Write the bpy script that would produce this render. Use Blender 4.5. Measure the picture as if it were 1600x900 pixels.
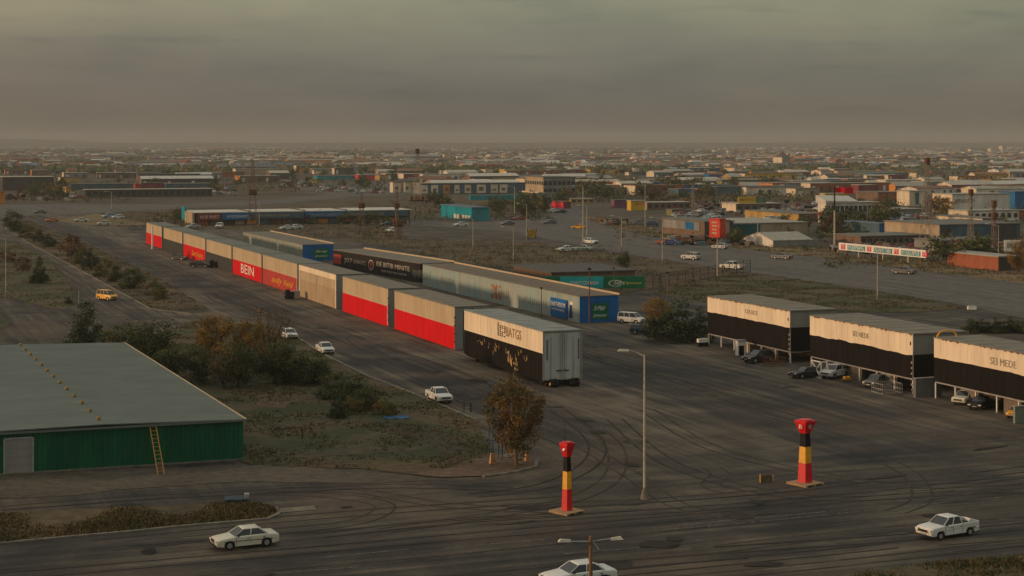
import bpy, bmesh, math, random
from mathutils import Vector, Matrix, noise
from mathutils.geometry import tessellate_polygon
random.seed(7)
rad = math.radians
S = bpy.context.scene
for o in list(bpy.data.objects): bpy.data.objects.remove(o)
COL = S.collection
# ---------------------------------------------------------------- camera
F, H, YH = 2700.0, 28.5, 222.0          # focal length in photo pixels, eye height, horizon row
cam_d = bpy.data.cameras.new('camera'); cam = bpy.data.objects.new('camera', cam_d); COL.objects.link(cam)
cam.location = (0, 0, H); cam.rotation_euler = (rad(90), 0, 0)
cam_d.sensor_width = 36; cam_d.lens = 36*F/1600; cam_d.shift_y = -(450-YH)/1600
cam_d.clip_start = 1; cam_d.clip_end = 60000
S.camera = cam
# ---------------------------------------------------------------- sun, sky, exposure
SUN_EL, SUN_DIR = rad(9.0), Vector((-0.99, -0.13, 0)).normalized()
sv = Vector((SUN_DIR.x*math.cos(SUN_EL), SUN_DIR.y*math.cos(SUN_EL), math.sin(SUN_EL)))
sl = bpy.data.lights.new('sun', 'SUN'); sl.energy = 2.55; sl.angle = rad(3.0); sl.color = (1.0, 0.64, 0.37)
so = bpy.data.objects.new('sun', sl); COL.objects.link(so); so.rotation_euler = sv.to_track_quat('Z', 'Y').to_euler()
so.location = (-200, 0, 200)
W = bpy.data.worlds.new('World'); S.world = W; W.use_nodes = True
nt = W.node_tree; nt.nodes.clear()
def nn(t, kind, **kw):
    n = t.nodes.new(kind)
    for k, v in kw.items(): setattr(n, k, v)
    return n
def ramp(t, src, stops, interp='LINEAR'):
    r = nn(t, 'ShaderNodeValToRGB'); r.color_ramp.interpolation = interp
    e = r.color_ramp.elements
    while len(e) > 1: e.remove(e[-1])
    e[0].position = stops[0][0]; e[0].color = (*stops[0][1], 1) if len(stops[0][1]) == 3 else stops[0][1]
    for p, c in stops[1:]:
        x = e.new(p); x.color = (*c, 1)
    t.links.new(src, r.inputs[0]); return r.outputs[0]
def math_(t, op, a, b=None, clamp=False):
    m = nn(t, 'ShaderNodeMath', operation=op); m.use_clamp = clamp
    for i, x in enumerate((a, b)):
        if x is None: continue
        if isinstance(x, (int, float)): m.inputs[i].default_value = x
        else: t.links.new(x, m.inputs[i])
    return m.outputs[0]
def mixc(t, fac, a, b, mode='MIX'):
    m = nn(t, 'ShaderNodeMix', data_type='RGBA', blend_type=mode)
    for i, x in ((0, fac), (6, a), (7, b)):
        if isinstance(x, (int, float)): m.inputs[i].default_value = x
        elif isinstance(x, tuple): m.inputs[i].default_value = (*x, 1) if len(x) == 3 else x
        else: t.links.new(x, m.inputs[i])
    return m.outputs[2]
tc = nn(nt, 'ShaderNodeTexCoord'); sx = nn(nt, 'ShaderNodeSeparateXYZ'); nt.links.new(tc.outputs['Generated'], sx.inputs[0])
g = lambda v: (v, v, v)
base = ramp(nt, sx.outputs['Z'], [(0.0, (.092, .085, .074)), (.012, (.112, .104, .089)), (.034, (.146, .141, .121)), (.055, (.192, .190, .151)), (.082, (.262, .266, .188)),
                                  (.25, (.27, .275, .25)), (.6, (.49, .505, .475)), (1.0, (.58, .60, .57))])
mp = nn(nt, 'ShaderNodeMapping'); mp.inputs['Scale'].default_value = (8, 3, 30); mp.inputs['Rotation'].default_value = (0, rad(4), 0)
nt.links.new(tc.outputs['Generated'], mp.inputs[0])
cn = nn(nt, 'ShaderNodeTexNoise'); cn.inputs['Scale'].default_value = 1.0; cn.inputs['Detail'].default_value = 6; cn.inputs['Roughness'].default_value = .55
nt.links.new(mp.outputs[0], cn.inputs['Vector'])
mp2 = nn(nt, 'ShaderNodeMapping'); mp2.inputs['Scale'].default_value = (12, 5, 110); mp2.inputs['Location'].default_value = (3.1, 0, 2.2)
nt.links.new(tc.outputs['Generated'], mp2.inputs[0])
cn2 = nn(nt, 'ShaderNodeTexNoise'); cn2.inputs['Scale'].default_value = 1.0; cn2.inputs['Detail'].default_value = 5
nt.links.new(mp2.outputs[0], cn2.inputs['Vector'])
c1 = mixc(nt, 1.0, base, ramp(nt, cn.outputs[0], [(.32, (.84, .86, .89)), (.5, (1, 1, 1)), (.68, (1.13, 1.10, 1.05))]), 'MULTIPLY')
c2 = mixc(nt, 1.0, c1, ramp(nt, cn2.outputs[0], [(.30, (.84, .87, .90)), (.42, (1, 1, 1)), (.75, (1.06, 1.05, 1.03))]), 'MULTIPLY')
warm = ramp(nt, math_(nt, 'ADD', math_(nt, 'MULTIPLY', sx.outputs['X'], 1.6), .5), [(0, (1.16, 1.05, .98)), (.5, (1, 1, 1)), (1, (1.02, 1.02, .96))])
c3 = mixc(nt, 1.0, c2, warm, 'MULTIPLY')
sky = nn(nt, 'ShaderNodeTexSky', sky_type='NISHITA'); sky.sun_disc = False; sky.sun_elevation = SUN_EL
sky.sun_rotation = math.atan2(sv.x, sv.y); sky.dust_density = 4; sky.air_density = 1.5
b1 = nn(nt, 'ShaderNodeBackground'); b1.inputs[1].default_value = 1.0; nt.links.new(c3, b1.inputs[0])
b0 = nn(nt, 'ShaderNodeBackground'); b0.inputs[1].default_value = 0.05; nt.links.new(sky.outputs[0], b0.inputs[0])
mx = nn(nt, 'ShaderNodeMixShader'); mx.inputs[0].default_value = .985
nt.links.new(b0.outputs[0], mx.inputs[1]); nt.links.new(b1.outputs[0], mx.inputs[2])
wo = nn(nt, 'ShaderNodeOutputWorld'); nt.links.new(mx.outputs[0], wo.inputs[0])
S.view_settings.view_transform = 'Standard'; S.view_settings.look = 'None'; S.view_settings.exposure = 0.0; S.view_settings.gamma = 1.0
S.view_settings.use_curve_mapping = False
S.render.engine = 'CYCLES'
cy = S.cycles; cy.max_bounces = 4; cy.diffuse_bounces = 2; cy.glossy_bounces = 2; cy.volume_bounces = 0; cy.transparent_max_bounces = 4
cy.transmission_bounces = 2; cy.use_adaptive_sampling = True; cy.adaptive_threshold = .02; cy.use_denoising = True; cy.caustics_reflective = False; cy.caustics_refractive = False
# ---------------------------------------------------------------- frames of reference
def G(px, py, z=0.0):
    D = F*(H-z)/(py-YH); return Vector(((px-800)/F*D, D, z))
AN = math.atan(1030/2700.0)                       # the yard's rows run at this angle to the view
RD = Vector((-math.sin(AN), math.cos(AN), 0)); ND = Vector((math.cos(AN), math.sin(AN), 0))
O0 = G(850, 606)
def UV(u, v, z=0.0): return O0 + RD*u + ND*v + Vector((0, 0, z))
def pxm(py): return (py-YH)/H                     # photo pixels per metre at a ground row
def along(P, d, pxe):                             # distance from P along d until photo column pxe
    dx = pxe-800
    return (dx*P.y - F*P.x)/(F*d.x - dx*d.y)
# ---------------------------------------------------------------- materials
MATS = {}
def mat(name, col, rough=.8, var=.18, scale=.6, metal=0.0, stretch=(1, 1, 1), col2=None, thr=(.52, .68), bump=0.0, spec=.08, seed=0.0):
    if name in MATS: return MATS[name]
    m = bpy.data.materials.new(name); m.use_nodes = True; t = m.node_tree; b = t.nodes['Principled BSDF']
    b.inputs['Roughness'].default_value = rough; b.inputs['Metallic'].default_value = metal; b.inputs['Specular IOR Level'].default_value = spec
    tcc = nn(t, 'ShaderNodeTexCoord'); mpp = nn(t, 'ShaderNodeMapping'); mpp.inputs['Scale'].default_value = stretch; mpp.inputs['Location'].default_value = (seed, seed*.7, 0)
    t.links.new(tcc.outputs['Object'], mpp.inputs[0])
    n1 = nn(t, 'ShaderNodeTexNoise'); n1.inputs['Scale'].default_value = scale; n1.inputs['Detail'].default_value = 6; n1.inputs['Roughness'].default_value = .6
    t.links.new(mpp.outputs[0], n1.inputs['Vector'])
    lo = tuple(max(0, c*(1-var)) for c in col); hi = tuple(min(1, c*(1+var)) for c in col)
    c = ramp(t, n1.outputs[0], [(.3, lo), (.7, hi)])
    if col2:
        n2 = nn(t, 'ShaderNodeTexNoise'); n2.inputs['Scale'].default_value = scale*1.7; n2.inputs['Detail'].default_value = 7; n2.inputs['Roughness'].default_value = .65
        mp3 = nn(t, 'ShaderNodeMapping'); mp3.inputs['Scale'].default_value = stretch; mp3.inputs['Location'].default_value = (5.3+seed, 1.7, 9.1)
        t.links.new(tcc.outputs['Object'], mp3.inputs[0]); t.links.new(mp3.outputs[0], n2.inputs['Vector'])
        f = ramp(t, n2.outputs[0], [(thr[0], (0, 0, 0)), (thr[1], (1, 1, 1))])
        c = mixc(t, f, c, col2)
    t.links.new(c, b.inputs['Base Color'])
    if bump:
        bp = nn(t, 'ShaderNodeBump'); bp.inputs['Strength'].default_value = bump; bp.inputs['Distance'].default_value = .05
        t.links.new(n1.outputs[0], bp.inputs['Height']); t.links.new(bp.outputs[0], b.inputs['Normal'])
    MATS[name] = m; return m
# ---------------------------------------------------------------- mesh builder
class MB:
    def __init__(s): s.v = []; s.f = []; s.mi = []; s.m = []; s.sm = []
    def mi_(s, m):
        if m not in s.m: s.m.append(m)
        return s.m.index(m)
    def face(s, pts, m):
        i = len(s.v); s.v += [tuple(p) for p in pts]; s.f.append(tuple(range(i, i+len(pts)))); s.mi.append(s.mi_(m)); return s
    def hexa(s, p, m):        # p: 4 bottom ccw, 4 top ccw
        i = len(s.v); s.v += [tuple(q) for q in p]; k = s.mi_(m)
        for f in ((3, 2, 1, 0), (4, 5, 6, 7), (0, 1, 5, 4), (1, 2, 6, 5), (2, 3, 7, 6), (3, 0, 4, 7)):
            s.f.append(tuple(i+q for q in f)); s.mi.append(k)
        return s
    def box(s, x0, x1, y0, y1, z0, z1, m):
        return s.hexa([(x0, y0, z0), (x1, y0, z0), (x1, y1, z0), (x0, y1, z0), (x0, y0, z1), (x1, y0, z1), (x1, y1, z1), (x0, y1, z1)], m)
    def bar(s, a, b, w, m, h=None):
        a = Vector(a); b = Vector(b); d = (b-a).normalized(); h = h or w
        up = Vector((0, 0, 1)) if abs(d.z) < .95 else Vector((0, 1, 0))
        x = d.cross(up).normalized()*w/2; y = x.cross(d).normalized()*h/2
        return s.hexa([a-x-y, a+x-y, a+x+y, a-x+y, b-x-y, b+x-y, b+x+y, b-x+y], m)
    def tube(s, a, b, r0, r1, m, n=8, caps=True):
        a = Vector(a); b = Vector(b); d = (b-a).normalized()
        up = Vector((0, 0, 1)) if abs(d.z) < .95 else Vector((0, 1, 0))
        x = d.cross(up).normalized(); y = x.cross(d).normalized(); i = len(s.v); k = s.mi_(m)
        for c, r in ((a, r0), (b, r1)):
            for j in range(n):
                t = 2*math.pi*j/n; s.v.append(tuple(c + x*r*math.cos(t) + y*r*math.sin(t)))
        for j in range(n):
            s.f.append((i+j, i+(j+1) % n, i+n+(j+1) % n, i+n+j)); s.mi.append(k)
        if caps:
            s.f.append(tuple(i+n-1-j for j in range(n))); s.mi.append(k); s.f.append(tuple(i+n+j for j in range(n))); s.mi.append(k)
        return s
    def merge(s, o, M=None):
        i = len(s.v); s.v += [tuple(M @ Vector(p)) if M else p for p in o.v]
        for f, k in zip(o.f, o.mi): s.f.append(tuple(q+i for q in f)); s.mi.append(s.mi_(o.m[k]))
        return s
    def mesh(s, name):
        me = bpy.data.meshes.new(name); me.from_pydata(s.v, [], s.f)
        for m in s.m: me.materials.append(m)
        me.polygons.foreach_set('material_index', s.mi); me.update(); return me
    def build(s, name, parent=None, smooth=False, fix=False):
        me = s.mesh(name)
        if fix:
            bm = bmesh.new(); bm.from_mesh(me); bmesh.ops.remove_doubles(bm, verts=bm.verts, dist=1e-4); bmesh.ops.recalc_face_normals(bm, faces=bm.faces); bm.to_mesh(me); bm.free()
        if smooth: me.polygons.foreach_set('use_smooth', [True]*len(me.polygons))
        return link(name, me, parent)
def link(name, me, parent=None):
    o = bpy.data.objects.new(name, me); COL.objects.link(o)
    if parent: o.parent = parent
    return o
def tag(o, label=None, cat=None, group=None, kind=None):
    if label: o['label'] = label
    if cat: o['category'] = cat
    if group: o['group'] = group
    if kind: o['kind'] = kind
    return o
def thing(name, label, cat, loc=(0, 0, 0), rz=0.0, group=None):
    o = bpy.data.objects.new(name, None); COL.objects.link(o); o.location = loc; o.rotation_euler = (0, 0, rz); o.empty_display_size = .5
    return tag(o, label, cat, group)
def copy_tree(o, parent=None):
    c = o.copy(); COL.objects.link(c)
    if parent: c.parent = parent
    for ch in o.children: copy_tree(ch, c)
    return c
def text(root, s, x, y, z, face, w, h, m, name='lettering', shear=0.0, off=.02):
    cu = bpy.data.curves.new('txt', 'FONT'); cu.body = s; cu.size = 1; cu.extrude = .01; cu.shear = shear; cu.resolution_u = 2
    to = bpy.data.objects.new('txt', cu); COL.objects.link(to)
    dg = bpy.context.evaluated_depsgraph_get(); me = bpy.data.meshes.new_from_object(to.evaluated_get(dg)); bpy.data.objects.remove(to); bpy.data.curves.remove(cu)
    xs = [v.co.x for v in me.vertices]; ys = [v.co.y for v in me.vertices]
    x0, x1, y0, y1 = min(xs), max(xs), min(ys), max(ys)
    for v in me.vertices: v.co = Vector(((v.co.x-x0)/(x1-x0)*w, (v.co.y-y0)/(y1-y0)*h, v.co.z))
    me.materials.clear(); me.materials.append(m); me.name = name
    o = link(name, me, root)
    if face == 'left': o.location = (x-off, y, z); o.rotation_euler = (rad(90), 0, rad(-90))     # reads from far to near
    else: o.location = (x, y-off, z); o.rotation_euler = (rad(90), 0, 0)
    return o
# ---------------------------------------------------------------- ground sheets
def jitter_poly(pts, step=2.5, amp=.5, seed=0, closed=True):
    out = []; n = len(pts)
    for i in range(n if closed else n-1):
        a = pts[i]; b = pts[(i+1) % n]; L = (b-a).length; k = max(1, int(L/step)); nrm = Vector((-(b-a).y, (b-a).x, 0)).normalized()
        for j in range(k):
            p = a.lerp(b, j/k); q = noise.noise(Vector((p.x*.23+seed, p.y*.23, seed)))*.7+noise.noise(Vector((p.x*.9+seed, p.y*.9, seed)))*.3
            out.append(p + nrm*q*amp*2)
    return out
def sheet(name, pts, z, m, kind='structure', amp=.5, step=2.5, seed=0):
    P = jitter_poly([Vector((p.x, p.y, 0)) for p in pts], step, amp, seed)
    tr = tessellate_polygon([P])
    me = bpy.data.meshes.new(name); me.from_pydata([(p.x, p.y, z) for p in P], [], [tuple(t) for t in tr])
    bm = bmesh.new(); bm.from_mesh(me); bmesh.ops.recalc_face_normals(bm, faces=bm.faces)
    for f in bm.faces:
        if f.normal.z < 0: f.normal_flip()
    bm.to_mesh(me); bm.free(); me.materials.append(m)
    o = link(name, me); o['kind'] = kind; return o
def pxs(l): return [G(x, y) for x, y in l]
def ribbon(name, pts, w, z0, z1, m, kind='structure'):      # raised strip following ground points
    mb = MB()
    P = [Vector((p.x, p.y, 0)) for p in pts]; L = []; R = []
    for i, p in enumerate(P):
        d = (P[min(i+1, len(P)-1)] - P[max(i-1, 0)]).normalized(); nrm = Vector((-d.y, d.x, 0))*w/2
        L.append(p+nrm); R.append(p-nrm)
    for i in range(len(P)-1):
        a, b, c, d = L[i], R[i], R[i+1], L[i+1]
        if z1-z0 < .02: mb.face([(a.x, a.y, z1), (b.x, b.y, z1), (c.x, c.y, z1), (d.x, d.y, z1)], m)
        else: mb.hexa([(b.x, b.y, z0), (a.x, a.y, z0), (d.x, d.y, z0), (c.x, c.y, z0), (b.x, b.y, z1), (a.x, a.y, z1), (d.x, d.y, z1), (c.x, c.y, z1)], m)
    o = mb.build(name, fix=z1-z0 >= .02); o['kind'] = kind; return o

def ground_mat(name, cols, big, small, yard=False, streak=False):
    m = bpy.data.materials.new(name); m.use_nodes = True; t = m.node_tree; b = t.nodes['Principled BSDF']; b.inputs['Roughness'].default_value = .92; b.inputs['Specular IOR Level'].default_value = .25
    tcc = nn(t, 'ShaderNodeTexCoord'); P = tcc.outputs['Object']
    def noi(vec, sc, det=6, r=.6, dist=0):
        n = nn(t, 'ShaderNodeTexNoise'); n.inputs['Scale'].default_value = sc; n.inputs['Detail'].default_value = det; n.inputs['Roughness'].default_value = r; n.inputs['Distortion'].default_value = dist
        t.links.new(vec, n.inputs['Vector']); return n.outputs[0]
    if not yard:
        if streak:
            mr = nn(t, 'ShaderNodeMapping'); mr.vector_type = 'TEXTURE'; mr.inputs['Rotation'].default_value = (0, 0, AN); mr.inputs['Scale'].default_value = (1, 22, 1); t.links.new(P, mr.inputs[0])
            PP = mr.outputs[0]
        else: PP = P
        c = ramp(t, noi(PP, big, 7), [(.3, cols[0]), (.45, cols[1]), (.56, cols[2]), (.7, cols[3])])
        f = ramp(t, noi(P, small, 6, .7), [(.3, g(.55)), (.7, g(1.45))])
        c = mixc(t, 1.0, c, f, 'MULTIPLY')
        t.links.new(c, b.inputs['Base Color'])
        bp = nn(t, 'ShaderNodeBump'); bp.inputs['Strength'].default_value = .6; bp.inputs['Distance'].default_value = .15
        t.links.new(noi(P, small, 6, .7), bp.inputs['Height']); t.links.new(bp.outputs[0], b.inputs['Normal'])
        return m
    sub = nn(t, 'ShaderNodeVectorMath', operation='SUBTRACT'); t.links.new(P, sub.inputs[0]); sub.inputs[1].default_value = (O0.x, O0.y, 0)
    def dot(v):
        d = nn(t, 'ShaderNodeVectorMath', operation='DOT_PRODUCT'); t.links.new(sub.outputs[0], d.inputs[0]); d.inputs[1].default_value = tuple(v); return d.outputs['Value']
    u = dot(RD); v = dot(ND)
    def comb(a, b_, c_=0.0):
        cc = nn(t, 'ShaderNodeCombineXYZ')
        for i, x in enumerate((a, b_, c_)):
            if isinstance(x, float): cc.inputs[i].default_value = x
            else: t.links.new(x, cc.inputs[i])
        return cc.outputs[0]
    dusty, mid, dark, pale = cols
    wob = math_(t, 'MULTIPLY', math_(t, 'SUBTRACT', noi(P, .07, 5), .5), 7.0)
    vv = math_(t, 'DIVIDE', math_(t, 'ADD', math_(t, 'ADD', v, wob), 60.0), 120.0)      # v -60..60
    q = lambda x: (x+60)/120
    lane = ramp(t, vv, [(0, g(.75)), (q(-34), g(.7)), (q(-27), g(.25)), (q(-17), g(.25)), (q(-14), g(.5)), (q(-12), g(1)), (q(-6.5), g(.9)), (q(-3.5), g(.2)), (q(0), g(.1)),
                        (q(7), g(.25)), (q(10), g(.95)), (q(13), g(.9)), (q(18), g(1)), (q(25), g(.8)), (q(29), g(.3)), (q(33), g(.15)), (q(50), g(.3)), (1, g(.6))])
    st1 = noi(comb(math_(t, 'MULTIPLY', u, .035), math_(t, 'MULTIPLY', v, .9)), 1.0, 6, .62, .3)
    st2 = noi(comb(math_(t, 'MULTIPLY', u, .6), math_(t, 'MULTIPLY', v, .035), 4.0), 1.0, 6, .62, .4)
    lane2 = ramp(t, math_(t, 'DIVIDE', math_(t, 'ADD', math_(t, 'ADD', u, wob), 100.0), 60.0),
                 [(0, g(.45)), (.2, g(.75)), (.33, g(.5)), (.48, g(.85)), (.6, g(.6)), (.72, g(.55)), (1, g(.6))])
    south = ramp(t, math_(t, 'DIVIDE', math_(t, 'ADD', math_(t, 'ADD', u, wob), 62.0), 34.0), [(0, g(1)), (1, g(0))])
    lane = mixc(t, south, lane, lane2); st = mixc(t, south, st1, st2)
    patch = noi(P, .11, 7, .6)
    f = math_(t, 'ADD', math_(t, 'MULTIPLY', lane, .46), math_(t, 'MULTIPLY', ramp(t, st, [(.36, g(0)), (.64, g(1))]), .50))
    f = math_(t, 'ADD', f, math_(t, 'MULTIPLY', math_(t, 'SUBTRACT', patch, .5), 1.5), True)
    c = ramp(t, f, [(.08, pale), (.3, dusty), (.52, mid), (.82, dark)])
    red = ramp(t, noi(P, .05, 5), [(.5, g(0)), (.66, g(1))])
    c = mixc(t, math_(t, 'MULTIPLY', red, .5), c, (.105, .072, .050))
    c = mixc(t, 1.0, c, ramp(t, noi(P, 1.6, 8, .75), [(.3, g(.72)), (.7, g(1.28))]), 'MULTIPLY')
    # cracks and skid arcs
    vo = nn(t, 'ShaderNodeTexVoronoi', feature='DISTANCE_TO_EDGE'); vo.inputs['Scale'].default_value = .16; 
    dis = nn(t, 'ShaderNodeVectorMath', operation='ADD'); t.links.new(P, dis.inputs[0])
    nz = nn(t, 'ShaderNodeTexNoise'); nz.inputs['Scale'].default_value = .35; nz.inputs['Detail'].default_value = 4; t.links.new(P, nz.inputs['Vector'])
    sc_ = nn(t, 'ShaderNodeVectorMath', operation='SCALE'); t.links.new(nz.outputs['Color'], sc_.inputs[0]); sc_.inputs['Scale'].default_value = 5; t.links.new(sc_.outputs[0], dis.inputs[1])
    t.links.new(dis.outputs[0], vo.inputs['Vector'])
    cr = ramp(t, vo.outputs['Distance'], [(0, g(.62)), (.018, g(1))])
    c = mixc(t, ramp(t, noi(P, .04, 3), [(.45, g(0)), (.6, g(.8))]), c, mixc(t, 1.0, c, cr, 'MULTIPLY'))
    t.links.new(c, b.inputs['Base Color'])
    bp = nn(t, 'ShaderNodeBump'); bp.inputs['Strength'].default_value = .35; bp.inputs['Distance'].default_value = .04
    t.links.new(noi(P, 1.2, 8, .7), bp.inputs['Height']); t.links.new(bp.outputs[0], b.inputs['Normal'])
    return m
GM = ground_mat('scrub_ground', [(.030, .029, .019), (.054, .045, .030), (.082, .064, .044), (.038, .041, .026)], .02, .4)
YM = ground_mat('dusty_asphalt', [(.088, .074, .054), (.048, .043, .036), (.019, .019, .0195), (.135, .112, .080)], 0, 0, True)
GR = ground_mat('dry_grass', [(.026, .036, .012), (.044, .048, .018), (.080, .062, .032), (.070, .040, .023)], .09, 1.3)
GR2 = ground_mat('brown_grass', [(.030, .028, .016), (.058, .044, .024), (.10, .070, .036), (.038, .040, .019)], .05, .8)
GR3M = ground_mat('straw_grass', [(.06, .050, .025), (.125, .09, .042), (.17, .12, .06), (.065, .06, .03)], .03, .6)
DI = ground_mat('red_dirt', [(.075, .046, .028), (.10, .064, .040), (.12, .082, .054), (.08, .058, .040)], .2, 1.5)
RO = ground_mat('far_asphalt', [(.066, .062, .057), (.085, .079, .072), (.105, .096, .083), (.062, .058, .052)], .25, .4, streak=True)
KE = mat('kerb_concrete', (.17, .15, .12), .9, .35, 1.2)
gb = MB()
for i in range(24):
    for j in range(24):
        x0 = -14000+i*28000/24; y0 = -600+j*16000/24
        gb.face([(x0, y0, 0), (x0+28000/24, y0, 0), (x0+28000/24, y0+16000/24, 0), (x0, y0+16000/24, 0)], GM)
gb.build('ground', fix=True)['kind'] = 'structure'
sheet('yard_asphalt', pxs([(-400, 960), (2100, 960), (2100, 480), (1500, 440), (1150, 410), (960, 392), (860, 372), (640, 350), (480, 362), (330, 352), (240, 345), (120, 336), (-250, 340)]), .02, YM, amp=1.5, step=8)
sheet('highway', pxs([(1900, 560), (1600, 497), (1525, 481), (1371, 455), (1262, 440), (1161, 425), (1040, 406), (960, 394), (870, 376), (800, 362), (640, 352), (640, 344), (760, 347), (850, 340), (850, 322), (840, 300), (870, 300), (905, 326), (940, 352), (1000, 366), (1112, 384), (1225, 397), (1337, 409), (1469, 428), (1600, 442), (1900, 480)]), .05, RO, amp=1.0, step=8)
sheet('road', pxs([(-100, 340), (-100, 320), (290, 319), (430, 311), (560, 300), (700, 296), (700, 302), (560, 307), (440, 318), (300, 325), (120, 335)]), .05, RO, amp=1.5, step=12, seed=3)
sheet('far_road', pxs([(430, 290), (600, 283), (640, 287), (620, 297), (520, 304), (440, 300)]), .06, RO, amp=3, step=14, seed=5)
FIELD = [(150, 560), (300, 503), (400, 508), (455, 522), (517, 560), (580, 591), (640, 613), (700, 638), (745, 657), (766, 690), (772, 712), (740, 724), (700, 734), (640, 741), (560, 733), (480, 730), (385, 727), (330, 700), (150, 620)]
VERGE = [(8, 350), (42, 377), (130, 424), (235, 482), (300, 490), (330, 487), (300, 466), (250, 436), (180, 402), (120, 374), (60, 350), (20, 336)]
CF = [(-60, 366), (30, 380), (75, 405), (110, 440), (122, 470), (100, 486), (60, 478), (20, 466), (-60, 462)]
DF = [(-60, 494), (12, 497), (22, 506), (0, 513), (-60, 516)]
ISL = [(-80, 808), (80, 800), (200, 793), (330, 788), (405, 788), (430, 794), (436, 802), (418, 811), (360, 816), (300, 821), (200, 831), (100, 840), (-80, 858)]
BR = [(1290, 925), (1345, 893), (1450, 882), (1530, 875), (1640, 868), (1700, 925)]
MID = [(240, 352), (150, 334), (300, 328), (480, 346), (600, 356), (640, 374), (760, 376), (840, 380), (900, 389), (960, 397), (1090, 415), (1168, 428), (1130, 440), (1090, 450), (1000, 455), (980, 462), (700, 405), (560, 378), (380, 360)]
MOUND = [(1020, 458), (1100, 436), (1180, 428), (1280, 442), (1420, 464), (1512, 481), (1440, 488), (1300, 488), (1100, 472)]
FARV = [(905, 338), (940, 352), (1000, 366), (1112, 384), (1225, 397), (1337, 409), (1469, 428), (1640, 448), (1640, 424), (1500, 417), (1450, 406), (1320, 401), (1300, 388), (1200, 386), (1150, 375), (1040, 367), (1010, 353), (960, 342)]
for nm, p, m_, zz0, sd in (('grass_field', FIELD, GR, .07, 1), ('grass_verge', VERGE, GR2, .07, 2), ('grass_patch', CF, GR, .07, 3), ('grass_patch', DF, GR, .07, 4), ('grass_island', ISL, GR2, .07, 5),
                          ('grass_corner', BR, GR, .07, 6), ('brown_field', MID, GR2, .08, 7), ('grass_mound', MOUND, GR, .08, 8), ('roadside_grass', FARV, GR3M, .08, 9),
                          ('left_field', [(-200, 320), (60, 317), (280, 309), (520, 299), (420, 294), (-200, 300)], GR2, .08, 10),
                          ('left_field', [(84, 346), (150, 352), (235, 352), (300, 342), (300, 327), (150, 334)], GR3M, .07, 11), ('left_field', [(430, 336), (640, 332), (840, 334), (850, 312), (700, 306), (560, 312), (440, 322)], GR2, .07, 12)):
    sheet(nm, pxs(p), zz0+sd*.0015, m_, amp=.5 if zz0 < .075 else 1.2, seed=sd, step=2 if zz0 < .075 else 5)
sheet('dirt_corner', pxs([(640, 742), (700, 733), (760, 712), (800, 712), (834, 722), (836, 730), (800, 739), (755, 745), (690, 747)]), .1, DI, amp=.35, step=1.5, seed=12)
sheet('dirt_patch', pxs([(400, 618), (440, 615), (462, 628), (440, 640), (410, 636)]), .09, DI, amp=.8, step=1.5, seed=13)
sheet('path', pxs([(430, 712), (560, 704), (640, 701), (700, 690), (740, 676), (740, 682), (705, 698), (640, 707), (560, 711), (430, 718)]), .09, mat('path_dust', (.085, .072, .05), .95, .3, .6), amp=.3, seed=14)
sheet('path', pxs([(600, 668), (650, 668), (705, 680), (735, 700), (735, 724), (690, 738), (700, 712), (670, 690), (610, 678)]), .095, mat('path_dust2', (.07, .056, .038), .95, .3, .6), amp=.5, seed=15)
def kerb(pts, w=.3, h=.14, z0=0.0): ribbon('kerb', [q for q in jitter_poly(pxs(pts), 3, .03, 1, False)], w, z0, h, KE)
kerb([(465, 528), (517, 560), (580, 591), (640, 613), (700, 638), (745, 657), (775, 668)])
kerb([(24, 366), (42, 378), (130, 425), (235, 483), (300, 491), (328, 489)])
kerb([(-80, 858), (100, 841), (200, 832), (300, 822), (360, 817), (418, 812), (437, 803), (431, 793), (405, 787)], .35)
kerb([(755, 746), (800, 740), (837, 731), (838, 722), (826, 714)], .35, .18)
kerb([(975, 502), (1000, 512), (1060, 528), (1100, 535)], .3)
MK = mat('faded_paint', (.20, .185, .16), .9, .6, 3, col2=(.09, .083, .072), thr=(.4, .55))
for a, b in (((885, 812), (990, 806)), ((1010, 830), (1180, 816)), ((1188, 815), (1295, 804)), ((1310, 803), (1459, 787)), ((1459, 787), (1566, 777)), ((1060, 820), (1290, 800)),
             ((1320, 841), (1420, 833)), ((1560, 812), (1640, 804)), ((500, 872), (640, 858)), ((690, 857), (850, 843)), ((880, 866), (1000, 856)), ((-20, 770), (150, 760)), ((180, 757), (330, 750)), ((420, 897), (560, 886))):
    ribbon('road_marking', jitter_poly(pxs([a, b]), 2, .02, 2, False)+[G(*b)], .13, .0, .028, MK)
for a, b in (((1240, 430), (1560, 478)), ((1010, 385), (1220, 414)), ((1262, 421), (1440, 446)), ((1480, 466), (1540, 461)), ((1540, 461), (1600, 470)), ((690, 349), (840, 356)), ((880, 352), (960, 372))):
    ribbon('road_marking', jitter_poly(pxs([a, b]), 4, .05, 2, False)+[G(*b)], .35, .0, .075, MK)
sheet('dirt_strip', pxs([(-60, 752), (0, 744), (200, 734), (385, 726), (480, 731), (640, 743), (700, 750), (560, 757), (400, 752), (250, 762), (120, 775), (-60, 782)]), .05, ground_mat('trodden_dirt', [(.052, .043, .033), (.07, .058, .043), (.09, .073, .053), (.046, .041, .034)], .12, 1.2), amp=.8, seed=31)
TK = [mat('tyre_track_dark', (.021, .0205, .020), .9, .4, .25, col2=(.040, .036, .031), thr=(.38, .55)), mat('tyre_track_dust', (.068, .059, .046), .95, .4, .25, col2=(.042, .038, .032), thr=(.38, .55))]
rk = random.Random(11)
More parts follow.
